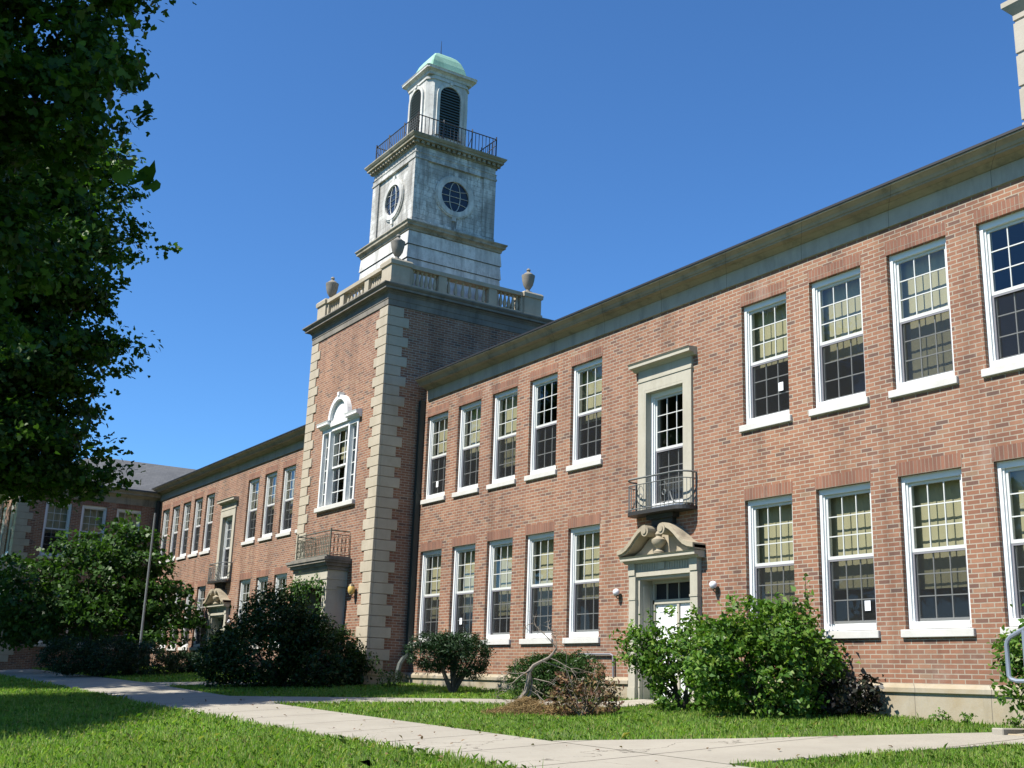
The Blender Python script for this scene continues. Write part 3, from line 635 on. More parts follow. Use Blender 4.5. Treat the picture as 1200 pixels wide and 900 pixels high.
# quoins: alternating long and short blocks on the corners
hq = 0.2708
for sx, xx in ((1,TX1),(-1,TX0)):
    for rear in (False, True):
        mb = MB(); z = 0.2; k = 0
        while z < 9.62:
            L = 0.63 if k % 2 else 0.46; z1 = min(z+hq-0.012, 9.69); e = 0.03
            xa, xb = sorted((xx+sx*e, xx-sx*L)); xc, xd = sorted((xx+sx*e, xx-sx*0.05))
            if not rear: mb.box(xa, xb, TY0-e, TY0+0.05, z, z1); mb.box(xc, xd, TY0+0.0505, TY0+L, z, z1)
            elif z > 8.0: mb.box(xc, xd, TY1-L, TY1+e, z, z1)
            z += hq; k += 1
        part(mb, 'quoin_strip', m_quoin, bevel=0.008)
mb = MB(); mb.ring(TCX, TCY, [(2.545,-1.2),(2.545,0.08),(2.57,0.10),(2.57,0.15),(2.50,0.2)]); part(mb, 'tower_plinth', m_plinth)
# tower frieze and cornice
mb = MB(); mb.ring(TCX, TCY, [(2.40,9.70),(2.515,9.70),(2.515,9.85),(2.53,9.86),(2.53,10.0),(2.56,10.03),(2.56,10.05)]); part(mb, 'tower_frieze', m_towercorn)
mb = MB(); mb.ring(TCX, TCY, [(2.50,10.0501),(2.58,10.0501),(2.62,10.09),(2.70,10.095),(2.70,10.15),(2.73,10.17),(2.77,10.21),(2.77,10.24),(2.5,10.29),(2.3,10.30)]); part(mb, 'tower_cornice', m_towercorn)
# balustrades: one per side
ub_prof = [(0.055,0.0),(0.055,0.03),(0.03,0.045),(0.055,0.13),(0.06,0.19),(0.04,0.30),(0.027,0.38),(0.03,0.42),(0.05,0.44),(0.05,0.47)]
bmesh_proto = MB(); bmesh_proto.lathe(0,0,ub_prof,8); bproto = bmesh_proto.build('baluster', m_lime, smooth=True); first_bal = [True]
def balustrade(T):
    """T maps (u along the side from the centre, d inwards, z)"""
    mb = MB()
    def bx(u0,u1,d0,d1,z0,z1):
        a = T(u0,d0); b_ = T(u1,d1); mb.box(min(a[0],b_[0]),max(a[0],b_[0]),min(a[1],b_[1]),max(a[1],b_[1]),z0,z1)
    h = 2.45
    bx(-h+0.58,h-0.58,0.04,0.30,10.27,10.42); bx(-h+0.58,h-0.58,0.02,0.32,10.89,11.0)
    dies = [-0.82, 0.82]
    for u in dies: bx(u-0.13,u+0.13,0.05,0.29,10.42,10.89)
    for u in (-h+0.63, h-0.63): bx(u-0.05,u+0.05,0.06,0.28,10.42,10.89)
    o = part(mb, 'balustrade', m_lime)
    for a, b_ in ((-h+0.68,-0.95),(-0.69,0.69),(0.95,h-0.68)):
        n = 6
        for i in range(n):
            u = a+(b_-a)*(i+0.5)/n; p = T(u,0.17)
            if first_bal[0]: c = bproto; first_bal[0] = False
            else: c = bproto.copy(); COL.objects.link(c)
            c.location = (p[0],p[1],10.42); c.parent = o
h = 2.45
balustrade(lambda u,d: (TCX+u, TCY-h+d)); balustrade(lambda u,d: (TCX+h-d, TCY+u))
balustrade(lambda u,d: (TCX+u, TCY+h-d)); balustrade(lambda u,d: (TCX-h+d, TCY+u))
for sx in (-1,1):
    for sy in (-1,1):
        mb = MB(); px_, py_ = TCX+sx*(h-0.29), TCY+sy*(h-0.29)
        mb.ring(px_, py_, [(0.32,10.27),(0.32,10.41),(0.29,10.42),(0.29,10.88),(0.33,10.89),(0.34,11.0),(0.31,11.05),(0.15,11.09)]); part(mb, 'corner_pedestal', m_lime)
# ---- white wooden base box with boards
mb = MB(); z = 10.3
while z < 12.3:
    z1 = min(z+0.42, 12.40); mb.ring(TCX, TCY, [(1.575,z),(1.575,z+0.02),(1.545,z1-0.022),(1.53,z1-0.02),(1.53,z1)], cap=False); z = z1
part(mb, 'tower_base_stage', m_weather)
mb = MB(); mb.ring(TCX, TCY, [(1.50,12.40),(1.57,12.40),(1.58,12.46),(1.62,12.50),(1.66,12.52),(1.66,12.57),(1.70,12.62),(1.70,12.65),(1.42,12.76),(1.2,12.77)]); part(mb, 'stage_cornice', m_weather_c)
# ---- clock stage
mb = MB(); mb.ring(TCX, TCY, [(1.335,12.73),(1.335,14.9)])
mb.ring(TCX, TCY, [(1.40,12.7601),(1.40,12.86),(1.36,12.88),(1.2,12.88)], cap=False)
for sx in (-1,1):
    for sy in (-1,1):
        x0,x1 = sorted((TCX+sx*1.385,TCX+sx*0.96)); y0,y1 = sorted((TCY+sy*1.385,TCY+sy*1.30)); mb.box(x0,x1,y0,y1,12.88,14.75)
        x0,x1 = sorted((TCX+sx*1.386,TCX+sx*1.30)); y0,y1 = sorted((TCY+sy*1.299,TCY+sy*0.96)); mb.box(x0,x1,y0,y1,12.88,14.75)
mb.ring(TCX, TCY, [(1.33,14.75),(1.41,14.7501),(1.41,14.80),(1.39,14.82),(1.39,14.92),(1.41,14.94),(1.37,14.97),(1.37,15.16)])
part(mb, 'clock_stage', m_weather_d)
def oculus(T):
    """round traceried window; T maps (u, z, d outward)"""
    mb = MB(); n = 32
    def ringband(r0, r1, d0, d1):
        for i in range(n):
            a, b_ = 2*math.pi*i/n, 2*math.pi*(i+1)/n
            p = lambda r, an, d: T(r*math.cos(an), r*math.sin(an), d)
            mb.quad(p(r0,a,d1),p(r1,a,d1),p(r1,b_,d1),p(r0,b_,d1)); mb.quad(p(r1,a,d0),p(r1,a,d1),p(r1,b_,d1),p(r1,b_,d0)); mb.quad(p(r0,a,d0),p(r0,b_,d0),p(r0,b_,d1),p(r0,a,d1))
    ringband(0.47,0.62,0.0,0.07); ringband(0.62,0.66,0.0,0.045)
    for an in (math.pi/2, -math.pi/2):
        c = T(0.0, 0.68*math.sin(an), 0.04); cc = [T(u_*0.06, 0.68*math.sin(an)+v_*0.09, 0.06) for u_, v_ in ((-1,-1),(1,-1),(1,1),(-1,1))]; c0 = [T(u_*0.06, 0.68*math.sin(an)+v_*0.09, 0.0) for u_, v_ in ((-1,-1),(1,-1),(1,1),(-1,1))]
        mb.add(cc+c0, [(0,1,2,3),(0,4,5,1),(1,5,6,2),(2,6,7,3),(3,7,4,0)])
    o = part(mb, 'round_window', m_weather)
    mb = MB(); mb.add([T(0.48*math.cos(2*math.pi*i/n),0.48*math.sin(2*math.pi*i/n),0.012) for i in range(n)], [tuple(range(n))]); q = mb.build('glass', m_clockglass, o); q.matrix_parent_inverse = Matrix.Identity(4)
    mb = MB()
    for s_ in (-1,1): mb.tube([T(s_*(0.18*math.cos(t)), 0.47*math.sin(t), 0.03) for t in np.linspace(-math.pi/2,math.pi/2,13)], 0.013, 4)
    for zz in (-0.24,0.0,0.24):
        hw = math.sqrt(0.47**2-zz**2); mb.tube([T(u_*hw, zz+ (0.06 if zz < 0 else (-0.06 if zz > 0 else 0))*(1-u_*u_), 0.03) for u_ in np.linspace(-1,1,9)], 0.011, 4)
    mb.build('tracery', m_weather, o)
g = NG('clock_glass'); g.base((0.03,0.04,0.06)); g.rough(0.12); g.bump(g.noise(2.5,2), 0.3, 0.05); m_clockglass = g.m
ZC = 13.86
oculus(lambda u,v,d: (TCX+1.3351+d, TCY+u, ZC+v)); oculus(lambda u,v,d: (TCX+u+0.05, TCY-1.3351-d, ZC+v))
oculus(lambda u,v,d: (TCX-1.3351-d, TCY-u, ZC+v)); oculus(lambda u,v,d: (TCX-u, TCY+1.3351+d, ZC+v))
mb = MB(); mb.ring(TCX, TCY, [(1.30,15.16),(1.40,15.1601),(1.41,15.20),(1.42,15.27),(1.55,15.28),(1.55,15.34),(1.58,15.36),(1.62,15.42),(1.62,15.45),(1.3,15.50),(0.8,15.50)])
for k in range(17):
    t = -1.40+2.8*k/16
    for s_ in (-1,1):
        mb.box(TCX+t-0.045,TCX+t+0.045,min(TCY+s_*1.425,TCY+s_*1.50),max(TCY+s_*1.425,TCY+s_*1.50),15.19,15.278); mb.box(min(TCX+s_*1.425,TCX+s_*1.50),max(TCX+s_*1.425,TCX+s_*1.50),TCY+t-0.045,TCY+t+0.045,15.19,15.278)
part(mb, 'clock_cornice', m_weather_c)
# iron railing round the top
mb = MB(); hr = 1.36
for sx, sy, ex, ey in ((-1,-1,1,-1),(1,-1,1,1),(1,1,-1,1),(-1,1,-1,-1)):
    A = Vector((TCX+sx*hr,TCY+sy*hr,0)); E_ = Vector((TCX+ex*hr,TCY+ey*hr,0))
    for zz, rr in ((16.14,0.017),(15.58,0.011)): mb.tube([(A.x,A.y,zz),(E_.x,E_.y,zz)], rr, 5)
    n = 22
    for i in range(n+1):
        p = A.lerp(E_, i/n); post = i in (0,n,7,15)
        mb.tube([(p.x,p.y,15.47),(p.x,p.y,16.22 if post else 16.14)], 0.024 if post else 0.012, 4)
    d_ = (Vector((TCX,TCY,0))-(A+E_)/2).normalized()
    for t in (0.02,0.34,0.68):
        p = A.lerp(E_, t); mb.tube([(p.x,p.y,15.95),(p.x+d_.x*0.4,p.y+d_.y*0.4,15.5)], 0.012, 4)
part(mb, 'tower_railing', m_iron)
# ---- belfry with chamfered corners and arched louvres
HB, CH = 0.74, 0.19
mb = MB(); mb.ring(TCX, TCY, [(HB+0.05,15.5),(HB+0.05,15.95),(HB,15.98),(HB,18.0)], cham=CH)
mb.ring(TCX, TCY, [(HB-0.05,17.86),(HB+0.03,17.8601),(HB+0.03,17.93),(HB+0.01,17.95)], cham=CH, cap=False)
part(mb, 'belfry', m_weather)
mb = MB(); mb.ring(TCX, TCY, [(HB-0.03,18.0),(HB+0.02,18.0),(HB+0.03,18.08),(HB+0.08,18.12),(HB+0.14,18.14),(HB+0.14,18.18),(HB+0.16,18.22),(HB+0.05,18.27),(0.4,18.3)], cham=0.06); part(mb, 'belfry_cornice', m_weather)
mb = MB(); mb.ring(TCX, TCY, [(0.80,18.262),(0.66,18.34),(0.63,18.40),(0.585,18.60),(0.50,18.82),(0.40,18.97),(0.27,19.08),(0.14,19.12),(0.05,19.13)], cham=0.035); part(mb, 'dome', m_patina)
mb = MB(); mb.tube([(TCX,TCY,19.12),(TCX,TCY,19.25)], 0.04, 6); mb.tube([(TCX,TCY,19.24),(TCX,TCY,19.72)], [0.015,0.006], 5); part(mb, 'finial_rod', m_iron)
def louver(T):
    aw, zb, zs = 0.36, 16.02, 17.36; mb = MB()
    arch = [(-aw,zb),(aw,zb)] + [(aw*math.cos(t), zs+aw*math.sin(t)) for t in np.linspace(0,math.pi,15)]
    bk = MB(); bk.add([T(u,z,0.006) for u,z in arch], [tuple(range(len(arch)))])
    z = zb+0.02
    while z < zs+aw-0.06:
        hw = aw-0.015 if z < zs else math.sqrt(max(0.0009,aw*aw-(z+0.03-zs)**2))-0.015
        a = [T(-hw,z,0.05),T(hw,z,0.05),T(hw,z+0.05,0.012),T(-hw,z+0.05,0.012)]; b_ = [T(-hw,z-0.012,0.05),T(hw,z-0.012,0.05),T(hw,z+0.038,0.012),T(-hw,z+0.038,0.012)]
        mb.add(a+b_, [(0,1,2,3),(7,6,5,4),(0,4,5,1)]); z += 0.092
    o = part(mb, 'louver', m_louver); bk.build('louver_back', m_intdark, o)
    fr = MB(); ao = aw+0.10
    outer = [(-ao,zb),(-ao,zs)] + [(ao*math.cos(t), zs+ao*math.sin(t)) for t in np.linspace(math.pi,0,15)][1:-1] + [(ao,zs),(ao,zb)]
    inner = [(-aw,zb),(-aw,zs)] + [(aw*math.cos(t), zs+aw*math.sin(t)) for t in np.linspace(math.pi,0,15)][1:-1] + [(aw,zs),(aw,zb)]
    for i in range(len(outer)-1):
        p = [T(*outer[i],0.06),T(*outer[i+1],0.06),T(*inner[i+1],0.06),T(*inner[i],0.06)]; fr.quad(*p)
        fr.quad(T(*outer[i],0.0),T(*outer[i+1],0.0),T(*outer[i+1],0.06),T(*outer[i],0.06)); fr.quad(T(*inner[i],0.0),T(*inner[i+1],0.0),T(*inner[i+1],0.06),T(*inner[i],0.06))
    k0 = [(-0.05,zs+aw+0.05),(0.05,zs+aw+0.05),(0.075,zs+aw+0.14),(-0.075,zs+aw+0.14)]
    fr.add([T(u,z,0.09) for u,z in k0]+[T(u,z,0.0) for u,z in k0], [(0,1,2,3),(0,4,5,1),(1,5,6,2),(2,6,7,3),(3,7,4,0)])
    fr.build('arch_frame', m_weather, o)
louver(lambda u,z,d: (TCX+HB+d, TCY+u, z)); louver(lambda u,z,d: (TCX+u, TCY-HB-d, z)); louver(lambda u,z,d: (TCX-HB-d, TCY-u, z)); louver(lambda u,z,d: (TCX-u, TCY+HB+d, z))

# ---- tower front window: three lights under an arched hood
mb = MB()
def tb(x0,x1,y0,y1,z0,z1): mb.box(TCX+x0,TCX+x1,TY0+y0,TY0+y1,z0,z1)
tb(-1.17,-1.09,-0.03,0.2,4.60,6.72); tb(1.09,1.17,-0.03,0.2,4.60,6.72); tb(-1.17,1.17,-0.03,0.2,6.72,6.84)
for s_ in (-1,1):
    a, b_ = sorted((s_*0.58,s_*0.68)); tb(a,b_,-0.05,0.2,4.60,6.72)
    a, b_ = sorted((s_*0.56,s_*1.30)); mb.extrude_x([(TY0,6.84),(TY0-0.06,6.84),(TY0-0.10,6.90),(TY0-0.18,6.92),(TY0-0.18,6.97),(TY0-0.20,7.02),(TY0,7.06)], TCX+a, TCX+b_)
tb(-0.56,0.56,-0.09,0.0,6.842,7.0)
aw = 0.52
outer = [(0.64*math.cos(t), 7.02+0.64*math.sin(t)) for t in np.linspace(math.pi,0,21)]; inner = [(aw*math.cos(t), 7.02+aw*math.sin(t)) for t in np.linspace(math.pi,0,21)]
for i in range(20):
    q4 = [outer[i],outer[i+1],inner[i+1],inner[i]]
    mb.add([(TCX+x,TY0-0.14,z) for x,z in q4]+[(TCX+x,TY0,z) for x,z in q4], [(0,1,2,3),(0,4,5,1),(2,6,7,3)])
mb.prism_xz([(TCX+x,z) for x,z in inner], TY0-0.04, TY0-0.001)
mb.prism_xz([(TCX-0.05,7.64),(TCX+0.05,7.64),(TCX+0.065,7.74),(TCX-0.065,7.74)], TY0-0.17, TY0-0.001)
tw = part(mb, 'tower_window', m_white)
def light(x0, x1, cols, z0, z1, y, rows):
    s = MB(); st = 0.035
    s.box(x0,x0+st,y,y+0.04,z0,z1); s.box(x1-st,x1,y,y+0.04,z0,z1); s.box(x0+st,x1-st,y,y+0.04,z0,z0+0.05); s.box(x0+st,x1-st,y,y+0.04,z1-0.045,z1)
    for i in range(1,cols): xx = x0+(x1-x0)*i/cols; s.box(xx-0.011,xx+0.011,y+0.008,y+0.03,z0+0.05,z1-0.045)
    for i in range(1,rows): zz = z0+0.05+(z1-z0-0.095)*i/rows; s.box(x0+st,x1-st,y+0.01,y+0.028,zz-0.011,zz+0.011)
    s.build('sash', m_white, tw)
    q = MB(); q.quad((x0+0.01,y+0.019,z0),(x1-0.01,y+0.019,z0),(x1-0.01,y+0.019,z1),(x0+0.01,y+0.019,z1)); q.build('glass', m_glass, tw)
light(TCX-0.578,TCX+0.578,3,5.66,6.718,TY0+0.06,3); light(TCX-0.578,TCX+0.578,3,4.61,5.70,TY0+0.105,3)
light(TCX-1.088,TCX-0.682,1,4.61,6.718,TY0+0.06,6); light(TCX+0.682,TCX+1.088,1,4.61,6.718,TY0+0.06,6)
s = MB(); s.box(TCX-1.24,TCX+1.24,TY0-0.10,TY0+0.2,4.47,4.598); s.build('sill', m_sill, tw, bevel=0.01)
s = MB(); s.box(TCX-0.56,TCX+0.56,TY0+0.30,TY0+0.32,5.95,6.9); s.build('blind', m_blind, tw)

# ---- tower entrance porch with balcony
mb = MB()
def pb(x0,x1,y0,y1,z0,z1): mb.box(TCX+x0,TCX+x1,TY0+y0,TY0+y1,z0,z1)
PJ = -0.56
for s_ in (-1,1):
    a, b_ = sorted((s_*0.80,s_*1.06)); pb(a,b_,PJ,PJ+0.26,-0.25,2.30); pb(a-0.02,b_+0.02,PJ-0.02,PJ+0.28,-0.4,0.0); pb(a-0.02,b_+0.02,PJ-0.02,PJ+0.28,2.22,2.302)
    pb(a+0.03,b_-0.03,PJ+0.27,0.0,-0.25,2.30)
pb(-1.08,1.08,PJ-0.01,0.0,2.303,2.72); pb(-1.10,1.10,PJ-0.03,0.0,2.48,2.52)
porch = part(mb, 'entrance_porch', m_cream)
s = MB(); s.ring(TCX, TY0+PJ/2, [(0.2,2.72),(0.21,2.72)], cap=False)
s = MB()
def slab(h0, y0, z0, z1): s.box(TCX-h0,TCX+h0,TY0+y0,TY0,z0,z1)
slab(1.13,PJ-0.05,2.721,2.82); slab(1.20,PJ-0.12,2.82,2.90); slab(1.27,PJ-0.19,2.90,2.96); slab(1.30,PJ-0.22,2.96,3.03); slab(1.2,PJ-0.12,3.03,3.08)
s.build('porch_cornice', m_towercorn, porch)
s = MB(); zt = 3.08; pts = [(TCX-1.1,TY0-0.02),(TCX-1.1,TY0+PJ),(TCX+1.1,TY0+PJ),(TCX+1.1,TY0-0.02)]
for zz, rr in ((zt+0.66,0.018),(zt+0.56,0.009),(zt+0.04,0.012)): s.tube([(x,y,zz) for x,y in pts], rr, 5)
for (a,b_),(c_,d_) in zip(pts[:-1],pts[1:]):
    L = math.hypot(c_-a,d_-b_); n = max(4,int(L/0.105))
    for i in range(n+1):
        t = i/n; x,y = a+(c_-a)*t,b_+(d_-b_)*t; s.tube([(x,y,zt),(x,y,zt+0.56)], 0.008, 4)
        if i < n:
            x2,y2 = a+(c_-a)*(t+0.5/n),b_+(d_-b_)*(t+0.5/n); ux,uy = (c_-a)/L,(d_-b_)/L
            for zc in (zt+0.18, zt+0.41): s.tube([(x2+ux*0.04*math.cos(q),y2+uy*0.04*math.cos(q),zc+0.1*math.sin(q)) for q in np.linspace(0,2*math.pi,9)], 0.006, 3)
for x,y in pts[1:3]: s.tube([(x,y,zt),(x,y,zt+0.72)], 0.022, 6)
s.build('railing', m_patina_iron, porch)
s = MB()
for sx in (-1,1):
    a, b_ = sorted((sx*0.01,sx*0.72)); s.box(TCX+a,TCX+b_,TY0+0.14,TY0+0.19,-0.2,2.1)
s.box(TCX-0.75,TCX+0.75,TY0+0.12,TY0+0.2,2.1,2.18); s.box(TCX-0.72,TCX+0.72,TY0+0.15,TY0+0.18,2.18,2.4); s.build('door_leaf', m_scrframe, porch)
s = MB(); s.box(TCX-1.4,TCX+1.4,TY0-1.0,TY0-0.002,-0.7,-0.21); s.build('door_step', m_plinth, porch)

# ---- left pavilion: shaded brick wing with hipped slate roof
PX, PY0, PY1, PW = -50.0, -5.7, 12.0, 9.0
yw = [-4.64,-3.2,-1.76]
ops = [(y,y+1.03,ZU-0.05,ZU+2.3) for y in yw]+[(y,y+1.03,ZL,ZL+HL) for y in yw]
mb = MB(); wall_faces(mb, PY0, PY1, -1.2, 7.4, ops, Tside(PX))
fo = [(PX-1.9-1.9*i, PX-0.85-1.9*i, z_, z_+2.3) for i in range(4) for z_ in (ZU,ZL)]
wall_faces(mb, PX-PW, PX, -1.2, 7.4, fo, Tmain(PY0)); wall_faces(mb, PY0, PY1, -1.2, 7.4, [], lambda u,d,z:(PX-PW+d,u,z)); mb.quad((PX-PW,PY1,-1),(PX,PY1,-1),(PX,PY1,7.4),(PX-PW,PY1,7.4))
part(mb, 'pavilion_wall', m_brick)
for y in yw:
    window_at(PX, y, ZU-0.05, 1.03, 2.35, 1.1, rz=math.pi/2); window_at(PX, y, ZL, 1.03, HL, 0.9, rz=math.pi/2)
for i in range(4):
    for z_ in (ZU,ZL): window_at(PX-1.9-1.9*i, PY0, z_, 1.05, 2.3, 1.0)
mb = MB(); mb.box(PX-PW+0.4,PX-0.7,PY0+0.6,PY1,3.7,3.9); mb.box(PX-PW+0.4,PX-0.32,PY0+0.32,PY1,7.2,7.38); mb.box(PX-4.6,PX-4.5,PY0+0.4,PY1,-0.5,7.2); part(mb, 'interior', m_int)
def rect_ring(mb, x0, x1, y0, y1, prof):
    rows = [[(x0-o,y0-o,z),(x1+o,y0-o,z),(x1+o,y1+o,z),(x0-o,y1+o,z)] for o, z in prof]; n = 4
    vs = [p for r in rows for p in r]
    fs = [(i*n+j,i*n+(j+1)%n,(i+1)*n+(j+1)%n,(i+1)*n+j) for i in range(len(rows)-1) for j in range(n)]
    mb.add(vs, fs+[(3,2,1,0), tuple(range(len(vs)-4,len(vs)))])
mb = MB(); rect_ring(mb, PX-PW, PX, PY0, PY1, [(-0.05,6.92),(0.03,6.92),(0.03,7.2),(0.06,7.22),(0.16,7.30),(0.28,7.32),(0.28,7.38),(0.38,7.46),(0.38,7.49),(0.0,7.5)]); part(mb, 'pavilion_cornice', m_corn)
mb = MB(); e = 0.42; rx = PX-PW/2; ez, rz_ = 7.495, 9.6; ry0, ry1 = PY0+3.75, PY1-3.75
c0=(PX+e,PY0-e,ez); c1=(PX+e,PY1+e,ez); c2=(PX-PW-e,PY1+e,ez); c3=(PX-PW-e,PY0-e,ez); ra=(rx,ry0,rz_); rb=(rx,ry1,rz_)
mb.add([c0,c1,c2,c3,ra,rb]+[(p[0],p[1],ez+0.05) for p in (c0,c1,c2,c3)], [(6,7,5,4),(7,8,5),(8,9,4,5),(9,6,4),(0,1,7,6),(1,2,8,7),(2,3,9,8),(3,0,6,9),(3,2,1,0)]); part(mb, 'slate_roof', m_slate)
mb = MB(); z = 0.2; k = 0
while z < 6.7:
    L = 0.6 if k % 2 else 0.42
    mb.box(PX-L,PX+0.03,PY0-0.03,PY0+0.05,z,z+0.26); mb.box(PX-0.05,PX+0.03,PY0+0.0505,PY0+L,z,z+0.26); z += 0.2708; k += 1
part(mb, 'quoin_strip', m_quoin)
# ---- stone chimney behind the right end of the cornice
mb = MB(); cx_, cy_ = -9.72, 3.72
pr = []; z = 7.85
while z < 11.5:
    pr += [(0.71,z),(0.71,z+0.58),(0.685,z+0.59),(0.685,z+0.635)]; z += 0.645
pr += [(0.71,z),(0.71,z+0.1),(0.76,z+0.16),(0.84,z+0.26),(0.84,z+0.36),(0.72,z+0.4),(0.72,z+0.7),(0.6,z+0.8)]
mb.ring(cx_, cy_, pr); part(mb, 'chimney', stone_mat('chimney_stone', (0.62,0.56,0.46), (0.54,0.48,0.38), (0.4,0.35,0.28), 0.3))

# ------------------------------------------------------------------ urns and lamps
up = [(0.17,0.0),(0.17,0.07),(0.09,0.10),(0.07,0.16),(0.11,0.20),(0.19,0.32),(0.235,0.48),(0.25,0.60),(0.26,0.63),(0.26,0.67),(0.19,0.70),(0.16,0.74),(0.07,0.79),(0.06,0.82),(0.085,0.86),(0.06,0.91),(0.01,0.94)]
mb = MB(); mb.lathe(0,0,up[:12],18); urn = mb.build('stone_urn', m_urn, smooth=True)
mb = MB(); mb.lathe(0,0,[(0.158,0.741)]+up[12:],18); mb.build('lid', m_urn, urn, smooth=True)
labs = {(1,-1): 'weathered stone urn on the tower corner nearest the viewer, overlapping the white base stage', (-1,-1): 'pale stone urn on the leftmost corner pedestal of the tower balustrade', (1,1): 'dark stone urn standing against the sky on the right rear pedestal of the tower'}
for i, ((sx,sy), lb) in enumerate(labs.items()):
    o = urn if i == 0 else copy_tree(urn)
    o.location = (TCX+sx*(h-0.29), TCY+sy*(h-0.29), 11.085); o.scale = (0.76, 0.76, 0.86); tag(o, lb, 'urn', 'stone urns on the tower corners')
mb = MB(); mb.box(-0.05,0.05,-0.025,0.0,-0.16,0.02); mb.tube([(0,-0.02,-0.1),(0,-0.09,-0.13),(0,-0.14,-0.10),(0,-0.15,-0.06)], 0.016, 6); mb.lathe(0,-0.15,[(0.03,-0.075),(0.07,-0.06),(0.07,-0.03)],10)
lamp = mb.build('wall_lamp', m_brass)
mb = MB(); mb.lathe(0,-0.15,[(0.062,-0.03),(0.09,0.0),(0.105,0.05),(0.095,0.10),(0.06,0.14),(0.01,0.155)],14); mb.build('globe', m_globe, lamp, smooth=True)
for i, (x, lb) in enumerate([(-17.70,'white globe wall lamp left of the near pedimented doorway'),(-14.98,'white globe wall lamp right of the near pedimented doorway'),(-42.15,'white globe wall lamp left of the far doorway'),(-39.45,'white globe wall lamp right of the far doorway')]):
    o = lamp if i == 0 else copy_tree(lamp)
    o.location = (x, 0, 1.76); o.scale = (0.66,)*3; tag(o, lb, 'wall lamp', 'globe lamps beside the doorways')
mb = MB(); mb.box(-0.06,0.06,-0.03,0.0,-0.2,0.1); mb.tube([(0,-0.02,-0.15),(0,-0.14,-0.2),(0,-0.18,-0.12)], 0.018, 6); mb.lathe(0,-0.18,[(0.05,0.20),(0.11,0.2),(0.09,0.25),(0.02,0.30)],10); mb.lathe(0,-0.18,[(0.04,-0.13),(0.08,-0.11),(0.06,-0.09)],10)
lt = mb.build('wall_lantern', m_brass); lt.location = (-27.05, TY0, 2.15); lt.scale = (0.72,)*3
mb = MB(); mb.lathe(0,-0.18,[(0.06,-0.089),(0.11,-0.03),(0.13,0.06),(0.12,0.15),(0.10,0.199)],12); mb.build('globe', m_amber, lt, smooth=True)
tag(lt, 'amber globe lantern on the brick between the tower porch and the corner quoins', 'lantern')

# ------------------------------------------------------------------ foliage
def unit(v): return v/np.maximum(np.linalg.norm(v, axis=-1, keepdims=True), 1e-9)
def leaf_mesh(name, P, N, L, Wd, mat, parent=None, fold=0.25, droop=0.0, shape='diamond'):
    n = len(P); N = unit(N); R_ = unit(rng.normal(size=(n,3))); T = unit(np.cross(N, R_)); Bt = np.cross(N, T)
    L = np.broadcast_to(np.asarray(L), (n,))[:,None]*rng.uniform(0.5,1.4,(n,1)); Wd = L*Wd
    if shape == 'diamond':
        tip = T*L*0.55 - N*L*droop; base = -T*L*0.45
        V = np.stack([P+base, P-Bt*Wd*0.5+N*Wd*fold, P+tip, P+Bt*Wd*0.5+N*Wd*fold], 1).reshape(-1,3)
        F = np.arange(4*n).reshape(n,4)
    else:   # lobed leaf: five points fanned as an 8-gon
        ang = np.array([-2.5,-1.5,-0.95,-0.55,0,0.55,0.95,1.5,2.5]); rad = np.array([0.30,0.55,0.33,0.55,0.72,0.55,0.33,0.55,0.30])*1.0
        V = np.stack([P + T*L*(r*np.cos(a)) + Bt*L*(r*np.sin(a)) - N*L*0.25*abs(a)/2.5*r + N*L*0.1*rng.normal(size=(n,1))*r for a, r in zip(ang, rad)], 1).reshape(-1,3)
        F = np.arange(9*n).reshape(n,9)
    return np_mesh(name, V, F, mat, parent)
def blob_points(center, rad, n, shell=0.55, bumps=5, amp=0.22, zmin=None):
    """points in an uneven ellipsoid, denser near its surface"""
    d = unit(rng.normal(size=(n,3))); bd = unit(rng.normal(size=(bumps,3)))
    f = 1 + amp*np.sum(np.maximum(0, d@bd.T-0.55)*np.array([1.6]), axis=1) + amp*0.5*rng.normal(size=n)*0.4
    r = (shell + (1-shell)*rng.uniform(size=n)**0.6)*f
    P = np.asarray(center) + d*np.asarray(rad)*r[:,None]
    N = unit(d*0.8 + rng.normal(size=(n,3))*0.7 + np.array([0,0,0.5]))
    if zmin is not None: k = P[:,2] > zmin; P = P[k]; N = N[k]
    return P, N
def clumps(blobs, per_area, csize, nleaf, zmin=None, amp=0.25, shell=0.6):
    """leaf clusters on uneven ellipsoids: clump centres first, leaves round each clump"""
    PP_, NN = [], []
    for c, r in blobs:
        r = np.asarray(r); area = 4*math.pi*((r[0]*r[1]+r[0]*r[2]+r[1]*r[2])/3)
        P, N = blob_points(c, r, max(6,int(area*per_area)), shell, 6, amp, zmin)
        k = rng.uniform(0.5,1.4,size=(len(P),1,1))
        q = P[:,None,:] + rng.normal(size=(len(P),nleaf,3))*csize*k*np.array([1,1,0.65])
        nn = N[:,None,:]*0.9 + rng.normal(size=(len(P),nleaf,3))*0.55 + np.array([0,0,0.35])
        PP_.append(q.reshape(-1,3)); NN.append(nn.reshape(-1,3))
    P, N = np.concatenate(PP_), np.concatenate(NN)
    if zmin is not None: k = P[:,2] > zmin-0.05; P, N = P[k], N[k]
    return P, N
def branches(mb, base, targets, r0, wob=0.12, n=5):
    for t in targets:
        b = Vector(base); t = Vector(t); L = (t-b).length; pts = []
        for i in range(n+1):
            f = i/n; p = b.lerp(t, f); p.z += 0.12*L*math.sin(f*math.pi)*0.5
            if 0 < i: p += Vector((random.gauss(0,1),random.gauss(0,1),random.gauss(0,0.6)))*wob*L*0.12
            pts.append(p)
        mb.tube(pts, [max(0.004, r0*(1-0.85*i/n)) for i in range(n+1)], 5)
